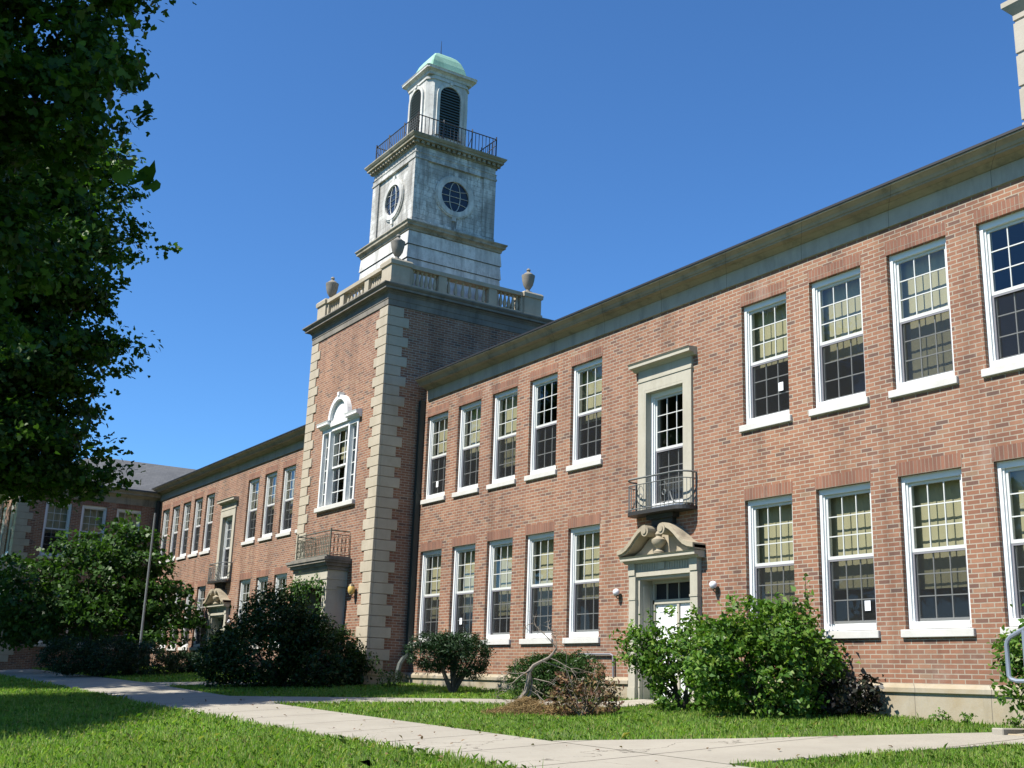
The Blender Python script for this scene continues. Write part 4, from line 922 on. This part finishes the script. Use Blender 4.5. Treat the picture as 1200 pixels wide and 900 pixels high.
def shrub(name, base, blobs, mat, label, cat, per_area, csize, nleaf, L, Wd, stem_r=0.02, nst=9, group=None, zlow=0.0, amp=0.25, droop=0.1, shell=0.6, core=True):
    bx_, by_ = base; bz = float(gz(bx_, by_)); o = empty(name, (bx_, by_, bz)); tag(o, label, cat, group)
    mb = MB(); tg = []
    for i in range(nst):
        c, r = blobs[i % len(blobs)]; d = np.array([random.uniform(-1,1),random.uniform(-1,1),random.uniform(0.0,0.9)]); tg.append(tuple(np.asarray(c)+d*np.asarray(r)*0.6))
    branches(mb, (0,0,-0.05), tg, stem_r); mb.build('stems', m_bark, o)
    P, N = clumps(blobs, per_area, csize, nleaf, zlow, amp, shell); leaf_mesh('foliage', P, N, L, Wd, mat, o, droop=droop)
    return o
SD = Vector((0.84,0.54,0)).normalized(); SDP = Vector((r_.x, r_.y, 0)).normalized()
def sv(s_, d_, z_): return (SDP.x*s_ - SDP.y*d_, SDP.y*s_ + SDP.x*d_, z_)   # across the view, away from the viewer, up
# bright leafy shrubs by the near doorway
shrub('leafy_shrub', (-12.7,-1.25), [(sv(0.05,0,0.78),(0.92,0.75,0.78)),(sv(0.22,0.1,1.2),(0.62,0.55,0.42)),(sv(-0.5,0.1,0.65),(0.55,0.6,0.6)),(sv(0.68,0.0,0.65),(0.36,0.5,0.5))], m_leaf_shrub,
      'large dense bright green leafy shrub with a rounded top right of the near doorway', 'shrub', 30, 0.085, 20, 0.088, 0.6, 0.03, 12, 'leafy green shrubs beside the near doorway', droop=0.25)
shrub('leafy_shrub', (-14.6,-1.15), [(sv(0.05,0,0.62),(0.72,0.6,0.62)),(sv(-0.3,0,0.95),(0.42,0.4,0.36)),(sv(0.35,0.0,1.0),(0.48,0.45,0.38)),(sv(-0.75,0.05,0.85),(0.28,0.3,0.2)),(sv(-0.72,0.05,1.15),(0.24,0.22,0.12))], m_leaf_shrub,
      'looser light green leafy shrub growing in front of the white door of the near doorway', 'shrub', 27, 0.08, 18, 0.085, 0.58, 0.028, 10, 'leafy green shrubs beside the near doorway', droop=0.25, amp=0.4)
for bx_, by_, tops in ((-12.7,-1.25,[(-0.55,1.55),(-0.2,1.72),(0.25,1.78),(0.5,1.7),(0.8,1.45),(1.0,1.05),(-0.85,1.35),(1.1,0.7)]),(-14.6,-1.15,[(-0.85,1.35),(-0.5,1.45),(0.1,1.4),(-1.0,0.95),(0.45,1.5)])):
    host = [o for o in COL.objects if o.name.startswith('leafy_shrub') and abs(o.location.x-bx_) < 0.01][0]
    mb = MB(); PS = []
    for s_, z_ in tops:
        b_ = Vector(sv(s_*0.7, random.uniform(-.1,.1), z_*0.6)); t_ = Vector(sv(s_, random.uniform(-.2,.1), z_+0.05)); branches(mb, b_, [tuple(t_)], 0.008)
        for k in range(26):
            f = random.uniform(0.35,1.0); p_ = b_.lerp(t_, f); PS.append((p_.x+random.gauss(0,.06), p_.y+random.gauss(0,.06), p_.z+random.gauss(0,.04)))
    mb.build('shoots', m_bark, host); PS = np.array(PS); leaf_mesh('shoot_leaves', PS, rng.normal(size=PS.shape)*0.7+np.array([0,-0.4,0.6]), 0.10, 0.55, m_leaf_shrub, host, droop=0.3)
# tall thin shoot behind it
o = empty('tall_shoot', (-12.55,-0.45,float(gz(-12.55,-0.45)))); tag(o, 'thin upright leafy shoot rising above the rounded shrub in front of a window', 'plant')
mb = MB(); mb.tube([(0,0,0),(0.03,0,0.7),(-0.02,0.02,1.4),(0.03,0,2.1)], [0.012,0.01,0.008,0.004], 5); mb.build('stems', m_bark, o)
tt = rng.uniform(0.55,1.0,60); P = np.stack([rng.normal(size=60)*0.07, rng.normal(size=60)*0.07, tt*2.12], 1); leaf_mesh('foliage', P, rng.normal(size=(60,3))+np.array([0,-0.6,0.6]), 0.11, 0.6, m_leaf_shrub, o)
# dark purple shrub
shrub('purple_leaved_shrub', (-11.75,-0.55), [(sv(0,0,0.28),(0.52,0.3,0.26)),(sv(-0.3,0,0.45),(0.13,0.12,0.14)),(sv(0.35,0.0,0.42),(0.12,0.12,0.17))], m_purple, 'low dark purple leaved shrub against the stone plinth right of the rounded green shrub', 'shrub', 60, 0.07, 9, 0.09, 0.55, 0.012, 8)
# yew bushes
shrub('yew_bush', (-21.65,-1.36), [(sv(-0.45,0,0.82),(0.47,0.45,0.40)),(sv(0.3,0,0.80),(0.55,0.45,0.46)),(sv(-0.1,0,1.0),(0.5,0.4,0.26))], m_yew, 'dark blue green yew bush with bare stems showing below its flat top', 'bush', 150, 0.045, 14, 0.07, 0.28, 0.035, 12, zlow=0.33)
shrub('yew_hedge', (-18.0,-1.3), [(sv(-0.35,0,0.42),(0.6,0.45,0.40)),(sv(0.35,0,0.43),(0.6,0.45,0.42)),(sv(0.0,0,0.62),(0.6,0.4,0.22))], m_yew2, 'broad clipped green yew hedge behind the dead bare shrub', 'hedge', 150, 0.045, 14, 0.07, 0.28, 0.02, 8)
# big dark shrub before the tower, in shade
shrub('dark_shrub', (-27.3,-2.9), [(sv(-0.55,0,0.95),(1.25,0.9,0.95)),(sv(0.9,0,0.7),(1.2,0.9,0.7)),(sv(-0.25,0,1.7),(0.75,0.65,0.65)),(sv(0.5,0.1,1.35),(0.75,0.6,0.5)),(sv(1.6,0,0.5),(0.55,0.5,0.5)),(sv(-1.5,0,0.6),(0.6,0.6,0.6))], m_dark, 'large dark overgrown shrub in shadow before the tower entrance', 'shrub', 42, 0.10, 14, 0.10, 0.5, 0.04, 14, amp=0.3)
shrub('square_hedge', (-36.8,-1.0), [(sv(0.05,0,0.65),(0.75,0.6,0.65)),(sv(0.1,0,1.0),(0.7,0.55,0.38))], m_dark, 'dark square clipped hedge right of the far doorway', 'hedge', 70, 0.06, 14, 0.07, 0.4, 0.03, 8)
shrub('low_hedge', (-39.0,-1.4), [(sv(-0.3,0,0.34),(0.6,0.5,0.36)),(sv(0.4,0,0.34),(0.6,0.5,0.36))], m_yew, 'low rounded dark hedge in front of the far doorway', 'hedge', 130, 0.06, 16, 0.07, 0.4, 0.03, 8)
shrub('spreading_hedge', (-39.0,-4.35), [(sv(-1.0,0,0.6),(1.0,0.9,0.55)),(sv(0.3,0,0.65),(1.3,0.9,0.6)),(sv(1.5,0,0.5),(0.85,0.8,0.55))], m_yew, 'long dark green spreading hedge beside the path at the far left', 'hedge', 62, 0.07, 14, 0.09, 0.35, 0.03, 8)
shrub('small_weed_bush', (-25.0,-1.1), [((0,0,0.17),(0.3,0.22,0.2))], m_leaf_young, 'small low green plant at the foot of the tower by the downspout', 'plant', 70, 0.05, 8, 0.06, 0.5, 0.008, 5)
# shrub at the right edge beside the steps
shrub('stairside_shrub', (-8.72,-0.55), [((0.0,0,0.55),(0.35,0.3,0.40)),((0.15,0,1.05),(0.42,0.35,0.32)),((0.45,0.1,1.4),(0.4,0.3,0.3)),((-0.15,0.0,0.95),(0.3,0.25,0.2)),((0.6,0.1,0.8),(0.5,0.35,0.6))], m_leaf_shrub, 'light green shrub behind the handrail at the right edge', 'shrub', 44, 0.08, 10, 0.10, 0.5, 0.02, 10, amp=0.4)
# weeds along the plinth
for i, (x, y, s_) in enumerate([(-10.35,-0.28,0.12),(-9.95,-0.26,0.10),(-9.25,-0.28,0.07)]):
    shrub('weed_tuft', (x,y), [((0,0,s_*0.7),(s_*1.1,s_*0.7,s_*0.8))], m_leaf_shrub, ['tallest green weed tuft at the foot of the stone plinth', 'middle green weed tuft at the foot of the stone plinth', 'smallest weed tuft on the plinth nearest the steps'][i], 'weed', 120, 0.03, 7, 0.06, 0.5, 0.004, 4, 'weed tufts along the plinth')
# vine on the porch
o = empty('climbing_vine', (TCX,TY0-0.6,-0.2)); tag(o, 'dark climbing vine growing over the tower porch columns', 'vine')
PP_ = []
for x0_, n_ in ((-1.0,420),(-0.55,500),(0.0,300),(0.93,240)):
    zz = rng.uniform(0.2,2.65,n_); PP_.append(np.stack([x0_+rng.normal(size=n_)*0.16*(1.3-zz/3), -0.06+rng.normal(size=n_)*0.07, zz],1))
n_ = 260; PP_.append(np.stack([rng.uniform(-1.1,0.9,n_), -0.06+rng.normal(size=n_)*0.05, 2.55+rng.normal(size=n_)*0.12],1))
leaf_mesh('foliage', np.concatenate(PP_), np.concatenate([rng.normal(size=(len(p),3))*0.6+np.array([0,-1,0.4]) for p in PP_]), 0.09, 0.7, m_leaf_young, o)
mb = MB(); branches(mb, (-0.9,-0.05,0.1), [(-0.95,-0.04,2.5),(-0.5,-0.05,2.4),(0.1,-0.05,2.6)], 0.012); mb.build('stems', m_bark, o)
# dead bare shrub
o = empty('dead_shrub', (-17.0,-2.75,float(gz(-17.0,-2.75)))); tag(o, 'bare dead shrub with a crooked pale trunk and twisted branches before the yew hedge', 'dead shrub')
mb = MB(); mb.tube([sv(-0.12,0,-0.05),sv(0.0,0,0.12),sv(0.12,0.02,0.28),sv(0.16,0,0.48),sv(0.17,0.03,0.64)], [0.05,0.045,0.042,0.04,0.038], 8)
mb.tube([sv(0.03,0.05,0.0),sv(0.2,0.05,0.25),sv(0.22,0.06,0.45),sv(0.17,0.05,0.62)], [0.03,0.028,0.025,0.02], 6)
mb.tube([sv(0.17,0.03,0.62),sv(0.24,0,0.72),sv(0.38,0.05,0.80),sv(0.50,0,0.86),sv(0.58,0.05,0.95),sv(0.63,0,1.03)], [0.038,0.034,0.028,0.026,0.022,0.02], 7); mb.build('trunk', m_deadwood, o)
mb = MB()
def twig(p, d, L, r, lev):
    pts = [Vector(p)]; d = Vector(d).normalized()
    for i in range(4):
        d = (d + Vector((random.gauss(0,.28),random.gauss(0,.28),random.gauss(-0.02,.25)))).normalized(); pts.append(pts[-1]+d*L/4)
    mb.tube(pts, [r*(1-0.2*i) for i in range(5)], 4)
    if lev > 0:
        for k in range(3): twig(pts[random.choice((2,3,4))], d+Vector((random.gauss(0,.7),random.gauss(0,.7),random.gauss(0,.6))), L*0.6, r*0.6, lev-1)
for p, d, L in [(sv(0.63,0,1.03),sv(-1,0,0.25),0.6),(sv(0.63,0,1.03),sv(0.4,0,0.8),0.35),(sv(0.63,0,1.03),sv(-0.4,0.1,0.6),0.4),(sv(0.5,0,0.86),sv(0.8,0,-0.5),0.6),(sv(0.17,0,0.64),sv(-1,0,0.1),0.75),(sv(0.17,0,0.6),sv(-0.7,0,0.5),0.5),
                (sv(0.2,0,0.4),sv(0.8,0,-0.5),0.7),(sv(0.25,0,0.5),sv(0.9,0.1,-0.35),1.1),(sv(0.3,0,0.3),sv(0.9,0,-0.4),0.9),(sv(0.38,0,0.8),sv(0.9,0,-0.3),0.9),(sv(0.2,0,0.3),sv(0.5,0,-0.4),0.6)]:
    twig(p, d, L, 0.012, 2)
mb.build('twigs', m_deadwood, o)
# brown dried shrub
o = empty('dried_shrub', (-14.75,-3.05,float(gz(-14.75,-3.05)))); tag(o, 'withered shrub covered in dry brown leaves in the middle of the lawn', 'dead shrub')
P, N = clumps([(sv(-0.2,0,0.22),(0.24,0.2,0.26)),(sv(0.2,0,0.24),(0.26,0.2,0.28)),(sv(0.02,0.1,0.36),(0.2,0.15,0.2)),(sv(0.42,0.1,0.28),(0.12,0.15,0.24)),(sv(0.28,0.1,0.55),(0.06,0.06,0.2)),(sv(-0.4,0.1,0.3),(0.16,0.15,0.2)),(sv(-0.32,0.1,0.58),(0.08,0.08,0.12))], 55, 0.05, 8, zmin=0.0, amp=0.5, shell=0.3)
leaf_mesh('foliage', P, N*0.4+rng.normal(size=N.shape), 0.075, 0.45, m_brownleaf, o, droop=0.4)
mb = MB(); branches(mb, (0,0,-0.05), [sv(random.uniform(-0.5,0.6),random.uniform(-0.1,0.2),random.uniform(0.3,0.8)) for _ in range(26)], 0.010); mb.build('stems', m_deadwood, o)
# straw pile: too many stalks to count
n = 9000; th = rng.uniform(0,2*math.pi,n); rr = np.sqrt(rng.uniform(size=n)); ex, ey = 1.05*rr*np.cos(th), 0.5*rr*np.sin(th)
cx_, cy_ = -15.6,-3.1; hx = np.maximum(0, np.exp(-((ex+0.42)/0.28)**2)*0.22*(1-rr**2) + 0.05*(1-rr**2))
P0 = np.stack([cx_+SDP.x*ex-SDP.y*ey, cy_+SDP.y*ex+SDP.x*ey, np.zeros(n)],1); P0[:,2] = gz(P0[:,0],P0[:,1]) + 0.035 + hx*rng.uniform(0.2,1,n)
D = unit(np.concatenate([rng.normal(size=(n,2)), rng.normal(size=(n,1))*0.45+0.25],1)); Lh = rng.uniform(0.05,0.14,(n,1)); sd = unit(np.cross(D, rng.normal(size=(n,3))))*0.004
V = np.stack([P0-D*Lh-sd, P0-D*Lh+sd, P0+D*Lh],1).reshape(-1,3); tag(np_mesh('dry_grass', V, np.arange(3*n).reshape(n,3), m_straw), 'heap of dry straw coloured grass under the dead shrub', 'dry grass', kind='stuff')

# ------------------------------------------------------------------ lawn blades
def poly_in(x, y, L, R):
    poly = list(L)+list(R)[::-1]; ins = np.zeros(len(x), bool); j = len(poly)-1
    for i in range(len(poly)):
        xi, yi = poly[i]; xj, yj = poly[j]
        c_ = ((yi > y) != (yj > y)) & (x < (xj-xi)*(y-yi)/(yj-yi+1e-12)+xi); ins ^= c_; j = i
    return ins
def grass_region(x0, x1, y0, y1, dens, Lr, wr):
    n = int((x1-x0)*(y1-y0)*dens); x = rng.uniform(x0,x1,n); y = rng.uniform(y0,y1,n)
    # keep those in the field of view (with a margin)
    dx, dy = x, y+14; a = np.arctan2(-dx, dy); k = (a < math.radians(85)) & (a > math.radians(28)) & (np.hypot(dx,dy) > 7)
    jx, jy = x+rng.normal(size=n)*0.025, y+rng.normal(size=n)*0.025
    for Lp, Rp in ((MAIN_UP,MAIN_LO),(BR_L,BR_R),(P2_L,P2_R),(P3_L,P3_R)): k &= ~poly_in(jx, jy, Lp, Rp)
    k &= ~((x > TX0-0.1) & (x < TX1+0.1) & (y > TY0-0.1)) & (y < -0.08)
    k &= ~((((x+15.6)/0.95)**2 + ((y+3.1)/0.5)**2 < 1) & (rng.uniform(size=n) < 0.85))
    x, y = x[k], y[k]; n = len(x); z = gz(x,y)
    edge = np.zeros(n)
    for yy in (np.interp(x, [p[0] for p in MAIN_UP], [p[1] for p in MAIN_UP]), np.interp(x, [p[0] for p in MAIN_LO], [p[1] for p in MAIN_LO])): edge = np.maximum(edge, np.exp(-np.abs(y-yy)/0.12))
    patch = 0.5*edge+0.5+0.5*np.sin(x*1.7+np.sin(y*2.3)*1.3)*np.sin(y*2.1+np.cos(x*0.9)*1.7)
    Lh = rng.uniform(*Lr,n)*(0.75+0.5*patch)*np.where(rng.uniform(size=n) < 0.015, 1.7, 1.0); an = rng.uniform(0,2*math.pi,n); lean = np.abs(rng.normal(size=n))*0.5
    dxy = np.stack([np.cos(an),np.sin(an)],1); sdv = np.stack([-np.sin(an+rng.normal(size=n)*0.8),np.cos(an),np.zeros(n)],1)*(rng.uniform(*wr,n)/2)[:,None]
    b0 = np.stack([x,y,z-0.005],1); m1 = b0+np.concatenate([dxy*(Lh*lean*0.35)[:,None], (Lh*0.6)[:,None]],1); t1 = b0+np.concatenate([dxy*(Lh*lean*0.95)[:,None], (Lh*np.maximum(0.35,1-0.3*lean))[:,None]],1)
    V = np.stack([b0-sdv, b0+sdv, m1+sdv*0.8, t1, m1-sdv*0.8],1).reshape(-1,3)
    return V, len(Lh)
Vs = []; 
for a in [(-16,-6,-13.2,-7.4,900,(0.05,0.095),(0.006,0.010)),(-30,-16,-13.2,-6.8,520,(0.05,0.10),(0.009,0.014)),(-48,-30,-12.5,-6.0,200,(0.06,0.11),(0.014,0.022)),(-16,-5,-5.9,-0.05,800,(0.045,0.085),(0.006,0.010)),(-30,-16,-5.6,-0.05,480,(0.045,0.09),(0.009,0.014)),(-50,-30,-5.0,-0.05,160,(0.06,0.11),(0.014,0.022)),(-9,-4,-6,-2,500,(0.05,0.09),(0.006,0.01))]:
    V, n = grass_region(*a); Vs.append(V)
V = np.concatenate(Vs); lawn_V = V; tag(np_mesh('lawn_grass', V, np.arange(len(V)).reshape(-1,5), m_grass), 'short mown green lawn grass beside the concrete walks', 'grass', kind='stuff')

n = 240; x = rng.uniform(-24,-7,n); y = rng.uniform(-9.5,-0.6,n); k = (np.arctan2(-x, y+14) < math.radians(81)); x, y = x[k], y[k]
P = np.stack([x, y, gz(x,y)+0.036+rng.uniform(0,0.02,len(x))], 1)
tag(leaf_mesh('fallen_leaves', P, rng.normal(size=(len(x),3))*0.35+np.array([0,0,1]), 0.055, 0.6, m_brownleaf), 'scattered dry brown leaves lying on the walk and lawn', 'leaf litter', kind='stuff')
# ------------------------------------------------------------------ trees
def tree(name, base, trunk_h, trunk_r, blobs, mat, label, per_area, csize, nleaf, L, Wd, group=None, amp=0.35, shell=0.45, shape='diamond', extra=()):
    bz = float(gz(*base)); o = empty(name, (*base, bz)); tag(o, label, 'tree', group)
    mb = MB(); top = Vector((random.gauss(0,.1), random.gauss(0,.1), trunk_h))
    mb.tube([(0,0,-0.2),(0.02,0,0.3),(top.x*.4,top.y*.4,trunk_h*0.5),tuple(top)], [trunk_r*1.35,trunk_r,trunk_r*0.8,trunk_r*0.6], 10)
    branches(mb, top, [c for c, r in blobs], trunk_r*0.45, n=6)
    for c, r in blobs:
        branches(mb, c, [tuple(np.asarray(c)+unit(rng.normal(size=3))*np.asarray(r)*0.8) for _ in range(5)], trunk_r*0.12)
    mb.build('trunk', m_bark, o)
    P, N = clumps(blobs, per_area, csize, nleaf, None, amp, shell); leaf_mesh('crown', P, N, L, Wd, mat, o, droop=0.2, shape=shape)
    return o
# spreading tree on the left lawn, its crown reaching over the walk
def world_blobs(cx, cy, lst):
    b = float(gz(cx, cy)); return [((x-cx, y-cy, z-b), (a, c, d)) for x, y, z, a, c, d in lst]
cx_, cy_ = -26.5, -13.6
lst = []
for k in range(15):
    z = 3.75+0.50*k; f = 0.5+0.5*math.sin(k*2.4+0.6)
    lst.append((-24.6+0.5*math.sin(k*1.7), -10.75+0.35*f+0.25*(k < 8), z, 1.5, 1.25+0.55*f, 0.30))
    lst.append((-25.2+0.6*math.sin(k*2.9), -11.9+0.2*f, z+0.2, 1.7, 1.3, 0.38))
    if k % 2 == 0: lst.append((-24.5+0.5*math.cos(k*1.3), -9.55+0.5*f, z-0.05, 0.7, 0.65, 0.16))
lst += [(-26.0,-13.3,6.5,2.6,2.0,2.4),(-25.4,-12.8,9.8,2.2,1.7,1.3),(-28.4,-11.9,11.3,2.6,1.5,1.2),(-26.6,-12.0,11.6,2.2,1.7,1.1),(-30.2,-12.2,10.0,2.2,1.4,1.2),
    (-23.0,-14.4,5.4,2.0,1.5,1.2),(-25.0,-15.2,7.0,2.4,1.6,1.3),(-22.6,-15.4,7.0,1.9,1.4,1.1),(-24.0,-13.8,4.4,2.0,1.3,0.9),(-20.6,-14.2,3.9,1.7,1.2,0.8),(-20.8,-15.2,5.4,1.8,1.4,0.9),(-22.2,-14.0,4.6,2.2,1.5,1.0),(-21.6,-13.6,3.5,1.8,1.2,0.7),(-23.6,-14.8,6.2,2.2,1.5,1.0),(-19.4,-14.5,3.7,1.4,1.1,0.7),(-22.6,-14.2,5.4,2.2,1.3,0.9),(-27.5,-14.5,5.5,2.0,1.8,1.2)]
bb = world_blobs(cx_, cy_, lst)
tree('shade_tree', (cx_,cy_), 3.4, 0.32, bb, m_leaf_tree, 'tall dark leafy tree filling the left edge in front of the far slate roof', 10, 0.16, 26, 0.115, 0.6, shape='lobed', amp=0.4, group=None, shell=0.25)
cx_, cy_ = -38.0, -14.5
bb = world_blobs(cx_, cy_, [(-38,-13.5,9.0,3.6,3.0,2.4),(-34.5,-13.4,9.2,2.6,2.2,2.0),(-41.5,-13.2,8.5,2.8,2.4,2.2),(-36.5,-12.3,10.8,2.4,2.0,1.2),(-40.0,-12.4,10.6,2.4,2.0,1.2),(-45.0,-13.0,8.5,2.6,2.2,1.8),(-38,-14,6,3.4,3,1.6),(-49.5,-12.8,9.5,3.0,2.4,2.2),(-54,-12.8,9.5,3.0,2.4,2.2),(-50.5,-12.2,12.0,3.2,2.0,1.6),(-55.5,-12.2,12.0,3.0,2.0,1.6),(-47,-12.4,6.5,2.6,2.0,1.4)])
tree('shade_tree', (cx_,cy_), 4.0, 0.34, bb, m_leaf_tree, 'tree outside the left edge whose shadow lies across the far hedges and walk', 4, 0.35, 16, 0.30, 0.6, shape='diamond', amp=0.3)
# nearer overhanging tree at the upper left
cx_, cy_ = -6.6, -15.6; bz = float(gz(cx_,cy_))
bb = world_blobs(cx_, cy_, [(-6.3,-13.25,3.6,0.5,0.5,0.36),(-6.2,-13.1,2.95,0.42,0.36,0.25),(-6.3,-13.3,2.2,0.4,0.36,0.22),(-6.35,-13.45,1.75,0.35,0.3,0.2),(-6.4,-13.95,3.2,0.8,0.8,0.8),(-6.5,-14.0,4.6,1.1,1.1,0.8),(-6.3,-13.1,4.2,0.5,0.42,0.3),(-6.5,-15.3,4.6,1.5,1.2,1.3),(-6.5,-15.0,5.8,1.7,1.7,1.1),(-6.4,-13.6,2.5,0.6,0.45,0.5),(-6.3,-12.85,3.9,0.25,0.22,0.12),(-6.25,-12.85,3.35,0.22,0.2,0.1)])
nt_ = tree('overhanging_tree', (cx_,cy_), 3.0, 0.2, bb, m_leaf_tree, 'near tree overhanging the upper left corner with drooping dark leafy branches', 70, 0.06, 26, 0.043, 0.6, shape='lobed', amp=0.35, shell=0.3)
P = np.array([[-6.05,-12.70,2.72],[-6.0,-12.62,2.62],[-6.04,-12.66,2.60],[-6.1,-12.76,2.66],[-6.02,-12.58,2.66],[-6.06,-12.72,2.62],[-6.0,-12.54,2.60]])-np.array([cx_,cy_,bz]); leaf_mesh('leaf_cluster', P, np.array([[0.5,-0.6,0.3]]*7)+rng.normal(size=(7,3))*0.35, 0.125, 0.7, m_leaf_tree, nt_, shape='lobed')
mb = MB(); branches(mb, (-6.3-cx_,-13.3-cy_,2.9-bz), [tuple(P[0])], 0.012); mb.build('twig', m_bark, nt_)
# young tree behind the hedge and the pole
bb = []; cx_, cy_ = -43.6, -3.6; bz = float(gz(cx_,cy_))
for s_, d_, z, a_, c_ in [(0,0,3.2,1.3,0.8),(-1.6,0.2,2.6,1.3,0.6),(1.3,0,2.7,1.2,0.6),(0.6,0,4.3,1.0,0.55),(1.3,0,4.9,0.6,0.4),(-0.9,0.3,4.3,1.0,0.5),(-2.4,0.1,3.6,0.9,0.4),(2.4,0,2.2,1.0,0.35),(-2.9,0.2,2.2,1.3,0.7),(1.5,0,3.8,1.0,0.5),(0.2,0,1.8,1.5,0.6),(3.1,0.0,1.9,0.8,0.22),(2.6,0,3.0,0.7,0.3),(-3.7,0,1.5,1.3,0.7),(-1.8,0,1.4,1.4,0.6),(2.0,0,1.4,1.0,0.35),(0.4,0,5.3,0.5,0.3),(-3.4,0,3.0,0.8,0.4)]:
    x,y,_ = sv(s_,d_,0); bb.append(((x,y,z),(a_,a_,c_)))
tree('young_tree', (cx_,cy_), 1.4, 0.09, bb, m_leaf_young, 'small spreading green tree beside the thin metal pole and behind the long hedge', 7, 0.17, 15, 0.15, 0.6, shape='lobed', amp=0.6, shell=0.3)
# ------------------------------------------------------------------ pole, steps, handrail
px_, py_ = -40.6,-2.75; pz = float(gz(px_,py_)); o = empty('metal_pole', (px_,py_,pz)); tag(o, 'thin grey metal pole rising beside the small tree at the far left', 'pole')
mb = MB(); mb.tube([(0,0,0),(0,0,2.7),(0,0,5.5)], [0.048, 0.04, 0.034], 8); mb.build('shaft', m_pole, o); mb = MB(); mb.lathe(0,0,[(0.14,0.0),(0.14,0.05),(0.07,0.12)],10); mb.build('base', m_pole, o)
o = empty('concrete_steps', (-8.0,-0.8,-0.45)); tag(o, 'concrete entrance steps at the lower right corner', 'steps')
mb = MB()
for k in range(5): mb.box(-0.62+0.30*k, -0.32+0.30*k if k < 4 else 2.6, -0.55, 0.75, -0.3, 0.08+0.16*k)
mb.build('treads', m_plinth, o, bevel=0.01)
mb = MB(); mb.box(-0.78,-0.622,-0.62,0.75,-0.3,0.14); mb.build('kerb_block', m_walk, o, bevel=0.012)
o = empty('handrail', (-8.64,-1.2,-0.3)); tag(o, 'blue grey pipe handrail beside the concrete steps at the right edge', 'handrail')
mb = MB(); mb.tube([(0.03,0,0.56),(0.0,0,0.60),(0,0,0.97),(0.02,0,1.02),(0.06,0,1.06),(0.9,0,1.46),(2.2,0,2.08)], 0.028, 8); mb.build('top_rail', m_rail, o, smooth=True)
mb = MB(); mb.tube([(0.03,0,0.56),(0.1,0,0.54),(0.9,0,0.55),(2.2,0,1.1)], 0.026, 8); mb.build('lower_rail', m_rail, o, smooth=True)
mb = MB(); mb.tube([(0.24,0,0.0),(0.24,0,1.14)], 0.026, 8); mb.build('post', m_rail, o, smooth=True)
mb = MB(); mb.tube([(1.4,0,0.4),(1.4,0,1.69)], 0.026, 8); mb.build('post', m_rail, o, smooth=True)
